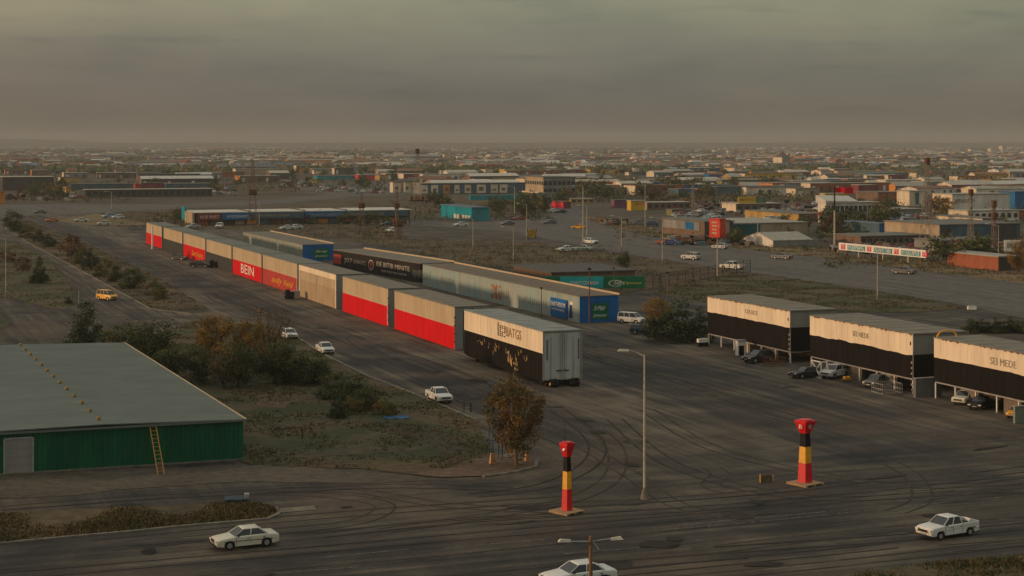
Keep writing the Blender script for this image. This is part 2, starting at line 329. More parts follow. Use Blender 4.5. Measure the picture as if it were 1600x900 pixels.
def track(pts, w=.22, gap=1.5, k=0, zz=.032):
    P = pxs(pts) if isinstance(pts[0], tuple) else pts
    if len(P) > 2:      # smooth
        out = []
        for i in range(len(P)-1):
            a, b, c, d = P[max(i-1, 0)], P[i], P[i+1], P[min(i+2, len(P)-1)]
            for q in range(8): t_ = q/8; out.append(.5*((2*b)+(c-a)*t_+(2*a-5*b+4*c-d)*t_*t_+(3*b-a-3*c+d)*t_**3))
        P = out+[P[-1]]
    for sd_ in ((0,) if not gap else (-gap/2, gap/2)):
        Q = []
        for i, p in enumerate(P):
            d = (P[min(i+1, len(P)-1)]-P[max(i-1, 0)]).normalized(); Q.append(p+Vector((-d.y, d.x, 0))*sd_)
        ribbon('tyre_track', Q, w*rk.uniform(.7, 1.1), 0, zz+rk.uniform(0, .012), TK[k])
for i in range(26):
    v = rk.choice((rk.uniform(-13, -5), rk.uniform(9, 27), rk.uniform(14, 26))); u0 = rk.uniform(-45, 120); L_ = rk.uniform(25, 110); dv = rk.uniform(-2, 2)
    track([UV(u0+L_*q/6, v+dv*math.sin(q*.5)) for q in range(7)], rk.uniform(.12, .3), rk.choice((0, 1.5, 1.9)), rk.choice((0, 0, 1)), .03)
for i in range(20):
    u = rk.uniform(-84, -58); v0 = rk.uniform(-70, 25); L_ = rk.uniform(15, 60); du = rk.uniform(-2, 2)
    track([UV(u+du*math.sin(q*.5), v0+L_*q/6) for q in range(7)], rk.uniform(.12, .3), rk.choice((0, 1.5, 1.9)), rk.choice((0, 0, 1)), .03)
for pts, k in (([(870, 640), (905, 665), (930, 690), (930, 715), (900, 740), (840, 762), (740, 775)], 0), ([(960, 655), (1010, 700), (1060, 730), (1160, 762), (1300, 780), (1500, 770)], 0),
               ([(1010, 640), (1090, 690), (1180, 720), (1300, 745), (1420, 760), (1590, 755)], 1), ([(930, 670), (960, 700), (960, 740), (910, 775), (800, 800), (600, 830)], 1), ([(1110, 730), (1125, 742), (1110, 758), (1140, 768), (1200, 772)], 1),
               ([(400, 770), (520, 775), (600, 790), (560, 815), (440, 830), (200, 850)], 1), ([(440, 765), (560, 768), (700, 790), (900, 800)], 1), ([(0, 795), (200, 780), (420, 768), (620, 760), (800, 765)], 0), ([(1340, 700), (1420, 740), (1440, 780), (1400, 800)], 1),
               ([(820, 650), (900, 690), (990, 745), (1060, 790), (1180, 815)], 1), ([(330, 500), (400, 520), (440, 525), (380, 500), (300, 495), (200, 500)], 0), ([(0, 485), (100, 492), (220, 490), (330, 500)], 0), ([(60, 400), (140, 450), (200, 488), (240, 505)], 0)): track(pts, .2, 1.6, k, .034)
# patches of repaired and oily surface
for i in range(46):
    if i % 2: p = UV(rk.uniform(-55, 130), rk.choice((rk.uniform(-12, -4), rk.uniform(9, 28))))
    else: p = UV(rk.uniform(-88, -48), rk.uniform(-60, 35))
    a_, b_ = rk.uniform(.4, 2.4), rk.uniform(.3, 1.2); th = rk.uniform(-.3, .3)+(AN+math.pi/2 if i % 2 else AN)
    pts = [p+Vector((a_*math.cos(q)*math.cos(th)-b_*math.sin(q)*math.sin(th), a_*math.cos(q)*math.sin(th)+b_*math.sin(q)*math.cos(th), 0))*rk.uniform(.75, 1.2) for q in [k*.5236 for k in range(12)]]
    sheet('surface_stain', pts, .05+i*.0006, TK[0] if i % 3 else TK[1], amp=.12, step=.5, seed=i)
sheet('concrete_slab', pxs([(435, 795), (490, 791), (494, 797), (442, 802)]), .06, mat('slab', (.17, .15, .11), .9, .3, 1), amp=.05)
# far low hills that close the horizon
hb = MB(); hm = ground_mat('hill_scrub', [(.04, .045, .04), (.05, .052, .042), (.06, .058, .045), (.045, .05, .04)], .002, .01)
def hz(x):
    t = max(0, min(1, (-(x)-2300)/700.0)); return 25+24*t*t*(3-2*t) + 5*noise.noise(Vector((x*.0011, 0, 3))) + 3*noise.noise(Vector((x*.006, 0, 7)))
N = 160
for i in range(N):
    xa = -5200+i*10400/N; xb = -5200+(i+1)*10400/N
    rows = [(8600, 0), (8900, .7), (9300, 1), (10500, 1), (11500, 0)]
    for (ya, ka), (yb, kb) in zip(rows, rows[1:]):
        hb.face([(xa, ya, hz(xa)*ka), (xb, ya, hz(xb)*ka), (xb, yb, hz(xb)*kb), (xa, yb, hz(xa)*kb)], hm)
hb.build('hills', fix=True, smooth=True)['kind'] = 'structure'
# the air
hz_b = MB().box(-14000, 14000, -600, 15300, -1.0, 95, mat('tmp', (1, 1, 1)))
hzm = bpy.data.materials.new('haze'); hzm.use_nodes = True; t = hzm.node_tree; t.nodes.clear()
pv = nn(t, 'ShaderNodeVolumePrincipled'); pv.inputs['Color'].default_value = (.56, .565, .54, 1); pv.inputs['Density'].default_value = .00013; pv.inputs['Anisotropy'].default_value = .0
mo = nn(t, 'ShaderNodeOutputMaterial'); t.links.new(pv.outputs[0], mo.inputs['Volume'])
hz_b.m = [hzm]; hzo = hz_b.build('haze'); hzo['kind'] = 'stuff'; hzo['label'] = 'thin brown-grey haze over the flat town'
# ================================================================ large sheds
def corner(px, py, pytop, front_px, side_px):
    """near corner on the ground at (px, py); front runs right along ND, side runs away-left along RD"""
    P = G(px, py); h = (py-pytop)/pxm(py)
    fl = along(P, ND, px+front_px) if front_px else 0; sl_ = along(P, RD, px-side_px) if side_px else 0
    return P, fl, sl_, h
def paint(nm, col, stain=None, thr=(.55, .75), rough=.75, sc=.5):
    return mat(nm, col, rough, .12, sc, stretch=(1, 1, .25), col2=stain or tuple(c*.6 for c in col), thr=thr)
M_TAN = paint('tan_paint', (.46, .36, .235), (.36, .28, .18), (.6, .9))
M_TAN2 = paint('tan_paint_aged', (.43, .335, .22), (.34, .26, .17), (.6, .9))
M_CREAM = paint('cream_paint', (.70, .58, .42), (.58, .47, .32), (.6, .85))
M_RED = paint('red_paint', (.60, .006, .010), (.50, .010, .014), (.55, .8), .6)
M_RED2 = paint('faded_red_paint', (.42, .055, .045), (.34, .07, .05), (.5, .8), .6)
M_GREY = paint('charcoal_paint', (.052, .053, .052), (.07, .068, .06))
M_BLACK = paint('black_paint', (.008, .0078, .0076), (.016, .014, .012), (.6, .8))
M_BLACKB = paint('brown_black_paint', (.009, .0075, .007), (.019, .0135, .010), (.55, .8))
M_END = paint('grey_end_wall', (.24, .24, .22), (.18, .175, .155), (.5, .8))
M_STEEL = mat('galvanised_steel', (.34, .34, .33), .5, .15, 1.5, metal=.3, col2=(.22, .19, .15))
M_DARK = mat('dark_void', (.012, .012, .012), .9, .2, 1)
M_RUST = mat('rusty_steel', (.16, .075, .04), .85, .4, 2.0, col2=(.07, .035, .022))
M_WHITE = mat('white_paint', (.72, .69, .62), .55, .08, 1.0, col2=(.5, .45, .38), thr=(.62, .85))
M_GOLD = mat('gold_paint', (.72, .36, .03), .6, .2, 4)
M_RUB = mat('black_rubber', (.018, .018, .018), .85, .2, 5)
M_TEXT = mat('black_lettering', (.03, .025, .022), .8, .5, 6)
M_WOOD = mat('weathered_wood', (.36, .24, .13), .85, .3, 2, stretch=(1, 6, 1), col2=(.22, .15, .09))
def roofm(nm, col): return mat(nm, col, .85, .16, .5, col2=tuple(c*.72 for c in col), thr=(.5, .75), bump=.2)
R_GREY = roofm('grey_sheet_roof', (.19, .195, .17)); R_LIGHT = roofm('pale_sheet_roof', (.24, .255, .235)); R_TAN = roofm('dusty_sheet_roof', (.20, .185, .15)); R_BROWN = roofm('brown_sheet_roof', (.18, .15, .115))
def ribs(mb, x0, x1, y, z0, z1, m, pitch=.5, d=.05, face='front'):
    n = max(1, int((x1-x0)/pitch)); w = (x1-x0)/n
    for i in range(n):
        a = x0+i*w
        if face == 'front':
            p = [(a, y), (a+w*.25, y-d), (a+w*.6, y-d), (a+w*.85, y), (a+w, y)]
        else:
            p = [(y, a), (y-d, a+w*.25), (y-d, a+w*.6), (y, a+w*.85), (y, a+w)]
        for (ax, ay), (bx, by) in zip(p, p[1:]):
            q = [(ax, ay, z0), (bx, by, z0), (bx, by, z1), (ax, ay, z1)]
            mb.face(q if face == 'front' else q[::-1], m)
def long_shed(label, P, w, L, h, z0, split, lower, upper, roof, end, cat='container shed', name='container_shed', group=None, over=.12, wavy=0, endlow=None):
    """local frame: x = width (front, faces camera), y = length away; left long face at x = 0"""
    r = thing(name, label, cat, P, AN, group)
    mb = MB(); n = 40 if wavy else 1; zs = [split + (wavy*noise.noise(Vector((i*.22, L, 1))) + wavy*.5*noise.noise(Vector((i*.9, L, 4)))) for i in range(n+1)]
    mb.box(.02, w-.02, .02, L-.02, z0, h-.06, end)
    mb.build('end_wall', r)
    for nm, m_, za, zb in (('lower_wall', lower, [z0]*(n+1), zs), ('upper_wall', upper, zs, [h-.05]*(n+1))):
        b = MB()
        for i in range(n):
            ya = L*i/n; yb = L*(i+1)/n
            b.hexa([(-.05, ya, za[i]), (.015, ya, za[i]), (.015, yb, za[i+1]), (-.05, yb, za[i+1]), (-.05, ya, zb[i]), (.015, ya, zb[i]), (.015, yb, zb[i+1]), (-.05, yb, zb[i+1])], m_)
        b.build(nm, r)
    if endlow: MB().box(.02, w-.02, -.03, .017, z0, split, endlow).build('end_lower_wall', r)
    rb = MB(); rb.box(-over, w+over, -over, L+over, h-.05, h+.05, roof)
    for k in range(int(L/3)+1): rb.box(-over+.02, w+over-.02, k*3.0, k*3.0+.08, h+.05, h+.075, roof)
    rb.build('roof', r)
    vb = MB(); kk = int(L/1.2)
    for i in range(1, kk): vb.box(-.068, -.051, L*i/kk-.03, L*i/kk+.03, z0+.03, min(split-.25, h) if i else 0, lower)
    vb.build('wall_rib', r); vb = MB()
    for i in range(1, kk): vb.box(-.068, -.051, L*i/kk-.03, L*i/kk+.03, split+.25, h-.08, upper)
    vb.build('wall_rib', r)
    for x in (-.07, w+.02): MB().box(x, x+.08, -.06, .01, z0, h-.07, M_STEEL).build('corner_trim', r)
    return r
# ---- the left row of ten, nine on the ground
row = [(229, 253, 'red', 'red and tan container shed at the far end of the long row'),
       (256, 285, 'grey', 'charcoal and tan container shed, second from the far end of the long row'),
       (287, 321, 'red', 'red and tan container shed with gold scrawl above a parked dark car'),
       (323, 362, 'grey', 'charcoal and tan container shed next to the one lettered BEIN'),
       (364, 409, 'red', 'red and tan container shed with white BEIN lettering'),
       (411, 465, 'faded', 'faded red and tan container shed with gold script lettering'),
       (468, 526, 'tan', 'all-tan container shed with cream frame in the middle of the row'),
       (536, 607, 'red', 'plain red and tan container shed just after the cream-framed tan one'),
       (617, 711, 'red', 'longest plain red and tan container shed behind the black and cream trailer')]
GRP = 'container sheds in the long left row'
SH = []
for x0, x1, k, lab in row:
    sl0 = .345
    P = G(x1, YH+sl0*(x1+230)); L = along(P, RD, x0); h = 5.88
    lower = {'red': M_RED, 'grey': M_GREY, 'faded': M_RED2, 'tan': M_TAN2}[k]
    split = 3.15 if k != 'grey' else 3.0
    r = long_shed(lab, P, 5.0, L, h, .05, split, lower, M_TAN if k != 'tan' else M_TAN2, R_GREY if x1 < 500 else R_TAN, M_END, group=GRP)
    SH.append(r)
    b = MB().box(.0, 5.0, -.05, -.005, .05, h-.1, M_END)
    for q in (1.2, 2.5, 3.8): b.box(q-.04, q+.04, -.09, -.05, .1, h-.2, M_DARK)
    b.build('end_door', r)
    if k == 'tan':
        fb = MB(); fb.box(-.13, -.055, 0, .5, .05, h-.06, M_CREAM); fb.box(-.13, -.055, L-.5, L, .05, h-.06, M_CREAM); fb.box(-.128, -.057, .5, L-.5, h-1.0, h-.06, M_CREAM)
        fb.box(-.10, -.056, L*.5-.1, L*.5+.1, .1, h-1.0, M_END); fb.build('cream_frame', r)
        MB().box(-.09, -.055, .5, L-.5, .05, 3.3, paint('dark_tan_panel', (.36, .27, .17))).build('wall_panel', r)
text(SH[4], 'BEIN', -.06, 19.5, .8, 'left', 12.5, 1.9, M_WHITE, off=.03)
text(SH[5], 'sadly Veld', -.06, 21, .7, 'left', 18, 1.5, M_GOLD, shear=.4, off=.03)
text(SH[2], 'Surt kyna', -.06, 17, .6, 'left', 14, 1.7, M_GOLD, shear=.4, off=.03)
for r in (SH[5], SH[7]):           # worn white rub marks on the near corner posts
    b = MB()
    for k in range(9): b.box(-.09, -.055, .15, .5, .4+k*.34, .55+k*.34, M_WHITE)
    b.build('corner_reflector', r)
for r in (SH[7], SH[8]):
    b = MB(); Lr = 14
    for k in range(7): b.box(-.12, .0, -.14+.0*k, .1, 1.0+k*.55, 1.2+k*.55, M_RED2 if k % 2 else M_DARK)
    b.build('corner_fitting', r)
# ---- the trailer-like one at the near end
P10 = G(849, 606); L10 = along(P10, RD, 726)
t10 = long_shed('big cream and black trailer with peeling gold patches and grey rear doors', P10, 4.75, L10, 6.52, .82, 3.95, M_BLACKB, M_CREAM, R_LIGHT, paint('grey_door_paint', (.34, .345, .33), (.26, .255, .235), (.5, .75)), cat='trailer', name='parked_trailer')
text(t10, 'BATGS', -.06, 12.1, 4.75, 'left', 5.2, 1.15, mat('ochre_lettering', (.30, .19, .07), .7, .5, 5), off=.03)
b = MB()
for j in range(4):
    for k in range(7):
        if random.random() < .8: b.box(-.1, -.06, 14.8-j*.75-.2, 14.8-j*.75+.2, 4.55+k*.24, 4.7+k*.24, M_TEXT)
b.build('bar_emblem', t10)
pb = MB(); rr = random.Random(4)
M_PEEL = mat('peeled_gold_paint', (.40, .23, .05), .8, .5, 3, col2=(.50, .42, .28), thr=(.45, .6))
for cy_, cz, s in ((16.0, 2.75, .9), (15.2, 3.1, .5), (11.8, 2.9, .55), (10.9, 2.2, 1.2), (9.6, 1.8, .7), (8.4, 2.5, 1.15), (7.8, 3.1, .5), (5.2, 2.6, .6), (20.6, 3.0, .7), (22.0, 3.1, .4), (18.3, 3.0, .4), (9.0, 1.2, .5)):
    for q in range(4):
        a = cy_+rr.gauss(0, s*.6); z = cz+rr.gauss(0, s*.35); w_ = rr.uniform(.06, .28)*s; hh = rr.uniform(.12, .6)*s
        n_ = 9; pts = []
        for i in range(n_):
            th = 2*math.pi*i/n_; k = rr.uniform(.55, 1.1); pts.append((-.056-.0015*q-rr.random()*.002, a+w_*k*math.cos(th), min(3.85, max(.95, z+hh*k*math.sin(th)))))
        xx = -.056-.002*q-.0005*rr.random(); pb.face([(xx, y_, z_) for _, y_, z_ in pts][::-1], M_PEEL)
pb.build('peeled_patch', t10)['kind'] = 'stuff'
b = MB(); DG = paint('door_panel_grey', (.42, .43, .40), (.30, .29, .26), (.5, .75))
ribs(b, .1, 2.3, -.02, .9, 6.3, DG, .37, .05); b.build('door', t10)
b = MB(); ribs(b, 2.45, 4.65, -.02, .9, 6.3, DG, .37, .05); b.build('door', t10)
b = MB()
for x in (2.1, 2.65): b.tube((x, -.14, .9), (x, -.14, 6.2), .045, .045, M_STEEL); 
for x in (.9, 3.7): b.tube((x, -.13, .95), (x, -.13, 5.9), .03, .03, M_STEEL)
b.box(1.6, 2.3, -.2, -.1, 1.9, 2.0, M_DARK); b.box(2.5, 3.2, -.2, -.1, 1.9, 2.0, M_DARK); b.build('door_bar', t10)
b = MB()
for x in (.35, 4.3):
    for k in range(12): b.box(x, x+.16, -.1, -.075, 3.2+k*.2, 3.33+k*.2, M_TEXT)
b.build('door_marking', t10)
b = MB()
for k in range(16): b.box(4.66, 4.82, -.2, -.07, 1.2+k*.32, 1.38+k*.32, M_END if k % 2 else M_STEEL)
b.build('hinge', t10)
b = MB(); b.box(.2, 4.55, .3, L10-.3, .55, .82, M_DARK); b.box(.4, 4.35, -.25, -.1, .55, .75, M_DARK); b.build('chassis', t10)
for x in (.75, 1.25, 3.4, 3.95):
    for y in (-.15, 1.3, 2.7):
        w_ = MB().tube((x, y, .5), (x+.38, y, .5), .5, .5, M_RUB, 16).build('wheel', t10)
        if y < 1: MB().tube((x-.01, y, .5), (x+.39, y, .5), .24, .24, M_GOLD if x == .75 else M_STEEL, 10).build('rim', w_)
for x in (.6, 4.0): MB().box(x, x+.25, L10-3, L10-2.7, .02, .55, M_DARK).build('landing_leg', t10)
# ---- three raised ones on the right
GR3 = 'raised black and cream containers on the right'
def raised(label, P, w, L, h, zb, split):
    r = long_shed(label, P, w, L, h, zb, split, M_BLACK if h < 6.5 else M_BLACKB, M_CREAM, R_TAN, paint('grey_cream_end', (.24, .23, .20), (.18, .17, .14)), group=GR3, wavy=.16, endlow=M_BLACK, cat='raised container', name='raised_container')
    b = MB().box(.05, w-.05, -.0+.1, L-.1, zb-.18, zb-.01, M_STEEL); b.build('floor_beam', r)
    n = int(L/3.4)
    for i in range(n+1):
        y = .15+i*(L-.3)/n
        for x in (.08, w-.1):
            MB().box(x-.07, x+.07, y-.07, y+.07, 0, zb-.18, M_WHITE if x < 1 else M_STEEL).build('support_post', r)
    bw = MB().box(w-.4, w-.3, .3, L-.3, .02, zb-.2, mat('dark_backing_panel', (.05, .04, .032), .9, .5, .5, col2=(.10, .075, .05))); bw.build('dark_backing', r)  # added dark sheet: closes the open rear so the underside looks darker
    ip = MB()
    for i in range(1, n, 2): ip.box(.5, .58, .3+i*(L-.3)/n, .3+(i+.8)*(L-.3)/n, .02, zb-.25, paint('infill_panel', (.16, .13, .10))) if (i*7+int(L)) % 3 else None
    if ip.v: ip.build('infill_panel', r)
    b = MB()
    for k in range(6): b.box(-.1, -.055, .12, .3, split-1.0-k*.62, split-.8-k*.62, M_TAN)
    b.box(-.09, -.052, .35, .55, h-1.3, h-.9, M_TEXT); b.build('corner_fitting', r)
    e = MB()
    rr = random.Random(int(L*100))
    for k in range(34):
        y = rr.uniform(0, L); e.box(-.14, -.1, y, y+rr.uniform(.05, .4), h-.05-rr.uniform(.02, .12), h+.02, M_RUST)
    e.build('roof_edge_stain', r)['kind'] = 'stuff'
    return r
def from_px(px, py, top, fp, sp): return corner(px, py, top, fp, sp)
P, w_, L_, h_ = from_px(1235, 568, 486, 73, 129)
r1 = raised('raised black and cream container beside the big autumn bush', P, w_, L_, h_, 1.55, h_-2.15)
text(r1, 'CEI EICE', -.06, L_*.52, h_-1.35, 'left', 3.4, .55, mat('grey_lettering', (.30, .26, .20), .8, .5, 6), off=.03)
P, w_, L_, h_ = from_px(1427, 616, 522, 84, 161)
r2 = raised('middle raised black and cream container over a white-framed carport', P, w_, L_, h_, 1.75, h_-2.35)
text(r2, 'SEI NEDE', -.06, L_*.56, h_-1.5, 'left', 3.6, .62, mat('grey_lettering', (.30, .26, .20)), off=.03)
Pf = G(1460, 622); L_ = 26.0; P = Pf - RD*L_
r3 = raised('nearest raised black and cream container cut by the right photo edge', P, 6.2, L_, 6.75, 1.9, 4.55)
text(r3, 'SEI MEDE', -.06, L_-10.2, 5.05, 'left', 4.4, .75, mat('grey_lettering', (.30, .26, .20)), off=.03)
for k in range(9): pass
hk = MB(); pp = [(1.2, L_+1.0-1.6+.0, 6.8)]
arc = [(0.0+1.3*(1-math.cos(t_)), L_-.5, 6.8+.75*math.sin(t_)) for t_ in [math.pi*i/8 for i in range(9)]]
for a, c in zip(arc, arc[1:]): hk.tube(a, c, .09, .09, M_GOLD, 6)
hk.build('roof_hoop', r3)
# under-container walls and oddments
def block(name, label, cat, px, py, top, fp, sp, m, extra=None, group=None):
    P, w, L, h = corner(px, py, top, fp, sp); L = max(L, .3); w = max(w, .1)
    r = thing(name, label, cat, P, AN, group)
    MB().box(0, w, 0, L, 0, h, m).build('body', r); return r, w, L, h
r_, w, L, h = block('storage_hut', 'small grey flat-sided hut under the middle raised container corner', 'hut', 1392, 606, 577, 30, 16, M_END)
MB().box(-.1, w+.1, -.1, L+.1, h, h+.08, M_STEEL).build('roof', r_); MB().box(.4, 1.2, -.04, -.005, .05, 1.8, M_TEXT).build('door', r_)
r_, w, L, h = block('metal_cabinet', 'grey metal cabinet standing beneath the near end of the middle container', 'cabinet', 1431, 622, 592, 40, 4, mat('cabinet_grey', (.14, .14, .135), .6, .2, 1))
MB().box(-.06, w+.06, -.06, L+.06, h, h+.06, M_STEEL).build('top', r_)
r_, w, L, h = block('storage_hut', 'grey panel wall beside the white pickup under the middle container', 'hut', 1345, 594, 572, 8, 18, M_END)
MB().box(-.1, w+.1, -.1, L+.1, h, h+.06, M_STEEL).build('roof', r_)
r_, w, L, h = block('kiosk', 'small pale arched kiosk under the first raised container', 'kiosk', 1153, 556, 533, 12, 4, M_WHITE)
MB().box(-.1, w+.1, -.1, L+.1, h, h+.12, M_STEEL).build('roof', r_); MB().box(.15, w-.25, -.03, -.004, .05, h*.68, M_DARK).build('door', r_)
r_, w, L, h = block('counter_box', 'low white topped box near the autumn bush and raised container', 'box', 1092, 542, 530, 15, 2, M_DARK)
MB().box(-.08, w+.08, -.08, L+.08, h*.55, h+.02, M_WHITE).build('top', r_)
r_, w, L, h = block('storage_hut', 'pale green panelled hut at the right photo edge', 'hut', 1586, 662, 636, 60, 1, mat('pale_green_panel', (.20, .24, .20), .7, .15, 1))
MB().box(-.08, w+.08, -.08, L+.08, h, h+.08, M_STEEL).build('roof', r_)
# white truss frame by pickup
r_ = thing('truss_frame', 'white braced steel frame beside the pale pickup under the middle container', 'frame', G(1283, 592), AN)
fb = MB(); 
for a, c in (((0, 0, 0), (0, 0, 2.0)), ((0, 2.2, 0), (0, 2.2, 2.0)), ((0, 0, 2.0), (0, 2.2, 2.0)), ((0, 0, .05), (0, 2.2, 2.0)), ((0, 2.2, .05), (0, 0, 2.0)), ((0, 0, .1), (0, 2.2, .1)), ((0, 0, 2.0), (.9, 0, 2.0)), ((.9, 0, 0), (.9, 0, 2.0))): fb.bar(a, c, .13, M_WHITE)
fb.build('frame_bar', r_)
def cage(label, px, py, w, d, h, m, n=9, rz=AN):
    r = thing('metal_cage', label, 'cage', G(px, py), rz)
    b = MB()
    for z in (.1, h*.5, h):
        for a, c in (((0, 0), (w, 0)), ((w, 0), (w, d)), ((w, d), (0, d)), ((0, d), (0, 0))): b.bar((*a, z), (*c, z), .06, m)
    b.build('rail', r); b = MB()
    for i in range(n+1):
        for y in (0, d): b.bar((w*i/n, y, 0), (w*i/n, y, h), .04, m)
    b.build('upright', r); return r
cage('rusty wire crate beside the black car under the first container', 1204, 574, 2.2, 2.0, 1.1, M_RUST)
cage('grey wire cage filled with scrap under the middle container', 1379, 617, 2.6, 2.2, 1.15, M_STEEL)
cage('dark wire cage by the grey cabinet near the middle container end', 1400, 612, 2.3, 2.0, 1.4, M_DARK)
# ---- second row: faded blue sheds and black shed
def text_shed(label, A, B, h, w, wall, roof, end, name='long_shed', rim=True):
    """A far ground corner, B near ground corner of the left face"""
    d = (A-B); L = d.length; ang = math.atan2(d.y, d.x)-math.pi/2
    r = thing(name, label, 'long shed', B, ang)
    MB().box(0, w, .03, L, 0, h-.05, end).build('end_wall', r)
    MB().box(-.05, -.003, 0, L, 0, h-.04, wall).build('side_wall', r)
    b = MB().box(-.15, w+.15, -.15, L+.15, h-.04, h+.06, roof)
    for k in range(int(L/4)): b.box(-.13, w+.13, k*4.0+.5, k*4.0+.58, h+.06, h+.09, roof)
    b.build('roof', r)
    if rim:
        b = MB().box(w-.02, w+.2, -.16, L+.16, h+.06, h+.34, M_TAN); b.build('roof_rim', r)
    return r, L, ang
M_LB = mat('faded_blue_wall', (.20, .33, .33), .8, .2, .5, stretch=(1, 1, .2), col2=(.33, .33, .28), thr=(.36, .6))
M_BLUE = mat('blue_sign_paint', (.008, .115, .34), .5, .25, .5, col2=(.02, .13, .30), thr=(.45, .7))
M_DBLUE = mat('deep_blue_paint', (.006, .05, .18), .5, .2, .6)
M_GREEN = mat('green_sign_paint', (.008, .14, .065), .5, .2, .6)
M_TEAL = mat('teal_paint', (.015, .33, .34), .5, .2, .4)
An, Bn = G(661, 446), G(906, 505)
ls, L, ang = text_shed('long faded blue shed with a blue end wall and green sign', An, Bn, 4.2, 6.7, M_LB, R_BROWN, M_BLUE)
# end paint, signs
MB().box(0, 6.7, -.06, -.002, 0, 4.15, M_BLUE).build('end_panel', ls)
sg = MB().box(2.0, 4.9, -.16, -.09, .55, 3.0, M_GREEN).build('sign_board', ls)
text(ls, 'SrMalr', 2.3, -.17, 1.95, 'front', 2.1, .7, M_WHITE, shear=.5); text(ls, 'Jareasour', 2.2, -.17, .8, 'front', 2.4, .6, M_WHITE, shear=.35)
b = MB().hexa([(-.10, 2.7, .5), (-.06, 2.7, .5), (-.06, 4.1, .5), (-.10, 4.1, .5), (-.10, 3.0, 2.6), (-.06, 3.0, 2.6), (-.06, 3.7, 2.6), (-.10, 3.7, 2.6)], M_DBLUE); b.box(-.1, -.06, 2.6, 3.7, 2.61, 3.1, M_WHITE); b.build('painted_figure', ls)
text(ls, 'EAIRTHIDIOM', -.36, 10.7, 1.9, 'left', 5.7, .75, M_WHITE); text(ls, 'WATERPROOFING', -.36, 10.6, 1.25, 'left', 5.2, .35, M_WHITE)
b = MB().box(-.34, -.12, 4.6, 11.1, .25, 3.2, M_BLUE); b.build('side_sign', ls)
rr = random.Random(9)
pr = MB(); OR_ = mat('orange_rust', (.30, .10, .02), .9, .4, 2, col2=(.38, .22, .08))
for k in range(44):
    y = rr.uniform(33.7, 38.8); z = rr.uniform(.8, 3.1); xx = -.056-.0006*k; ry, rz = rr.uniform(.12, .45), rr.uniform(.15, .5)
    pr.face([(xx, y+ry*rr.uniform(.6, 1.2)*math.cos(t_), z+rz*rr.uniform(.6, 1.2)*math.sin(t_)) for t_ in [2*math.pi*i/7 for i in range(7)]][::-1], OR_)
pr.build('rust_patch', ls)['kind'] = 'stuff'
wr = MB()
for y0, n_, hh in ((83, 14, 1.6), (66, 10, 1.5), (37, 9, 1.4), (26, 16, 1.0)):
    for k in range(n_):
        y = y0-k*.75*1.1; wr.box(-.075, -.052, y, y+.22, 1.2+rr.uniform(0, .3), 1.2+hh+rr.uniform(-.3, .3), mat('ghost_lettering', (.17, .20, .17), .9, .4, 1.5))
wr.build('ghost_lettering', ls)['kind'] = 'stuff'
A2, B2 = G(521, 417), G(657, 442)
bs, L, ang = text_shed('black shed with white lettering and a ring emblem', A2, B2, 3.9, 7.5, mat('soft_black_wall', (.025, .020, .018), .8, .3, .4), R_TAN, M_BLACKB)
text(bs, 'EIE BITIB MINITE', -.06, L*.47, 1.95, 'left', L*.36, .95, mat('chalk_lettering', (.42, .39, .34), .8, .3, 3)); text(bs, 'TIMES BIKES AND DIESTIME', -.06, L*.42, .9, 'left', L*.28, .42, mat('chalk_lettering', ()))
text(bs, 'J07', -.06, L*.86, 1.3, 'left', L*.10, 1.3, mat('chalk_lettering', ())); text(bs, 'ARNWARTL', -.06, L*.75, 1.6, 'left', L*.16, .9, mat('dim_lettering', (.3, .27, .23), .8, .3, 3))
rg = MB(); 
for i in range(20):
    a0, a1 = 2*math.pi*i/20, 2*math.pi*(i+1)/20
    for q, (r0_, r1_) in enumerate(((1.0, 1.12),)):
        rg.face([(-.08, L*.535+r0_*1.3*math.cos(a0), 1.9+r0_*math.sin(a0)), (-.08, L*.535+r0_*1.3*math.cos(a1), 1.9+r0_*math.sin(a1)), (-.08, L*.535+r1_*1.3*math.cos(a1), 1.9+r1_*math.sin(a1)), (-.08, L*.535+r1_*1.3*math.cos(a0), 1.9+r1_*math.sin(a0))], M_WHITE)
rg.face([(-.082, L*.535+x_*1.2, 1.9+z_) for x_, z_ in ((-.5, -.7), (.5, -.7), (.35, .2), (0, 1.0), (-.35, .2))], M_RED2); rg.build('ring_emblem', bs)
MB().box(-.1, -.055, L*.90, L-.4, .9, 3.0, M_RED2).build('red_sign', bs)
A3, B3 = G(380, 385), G(473, 408)
fs, L, ang = text_shed('small faded blue shed with green sign behind the long row', A3, B3, 3.9, 7.6, mat('faded_blue_wall_old', (.24, .29, .26), .8, .2, .3, col2=(.34, .29, .2), thr=(.45, .65)), R_TAN, M_BLUE)
MB().box(0, 7.6, -.06, -.002, 0, 3.85, M_BLUE).build('end_panel', fs); MB().box(2.6, 6.6, -.16, -.09, .6, 2.9, M_GREEN).build('sign_board', fs)
text(fs, 'Strap', 3.0, -.17, 1.85, 'front', 3.0, .7, M_WHITE, shear=.5); text(fs, 'Jareasour', 2.9, -.17, .8, 'front', 3.3, .6, M_WHITE, shear=.35)
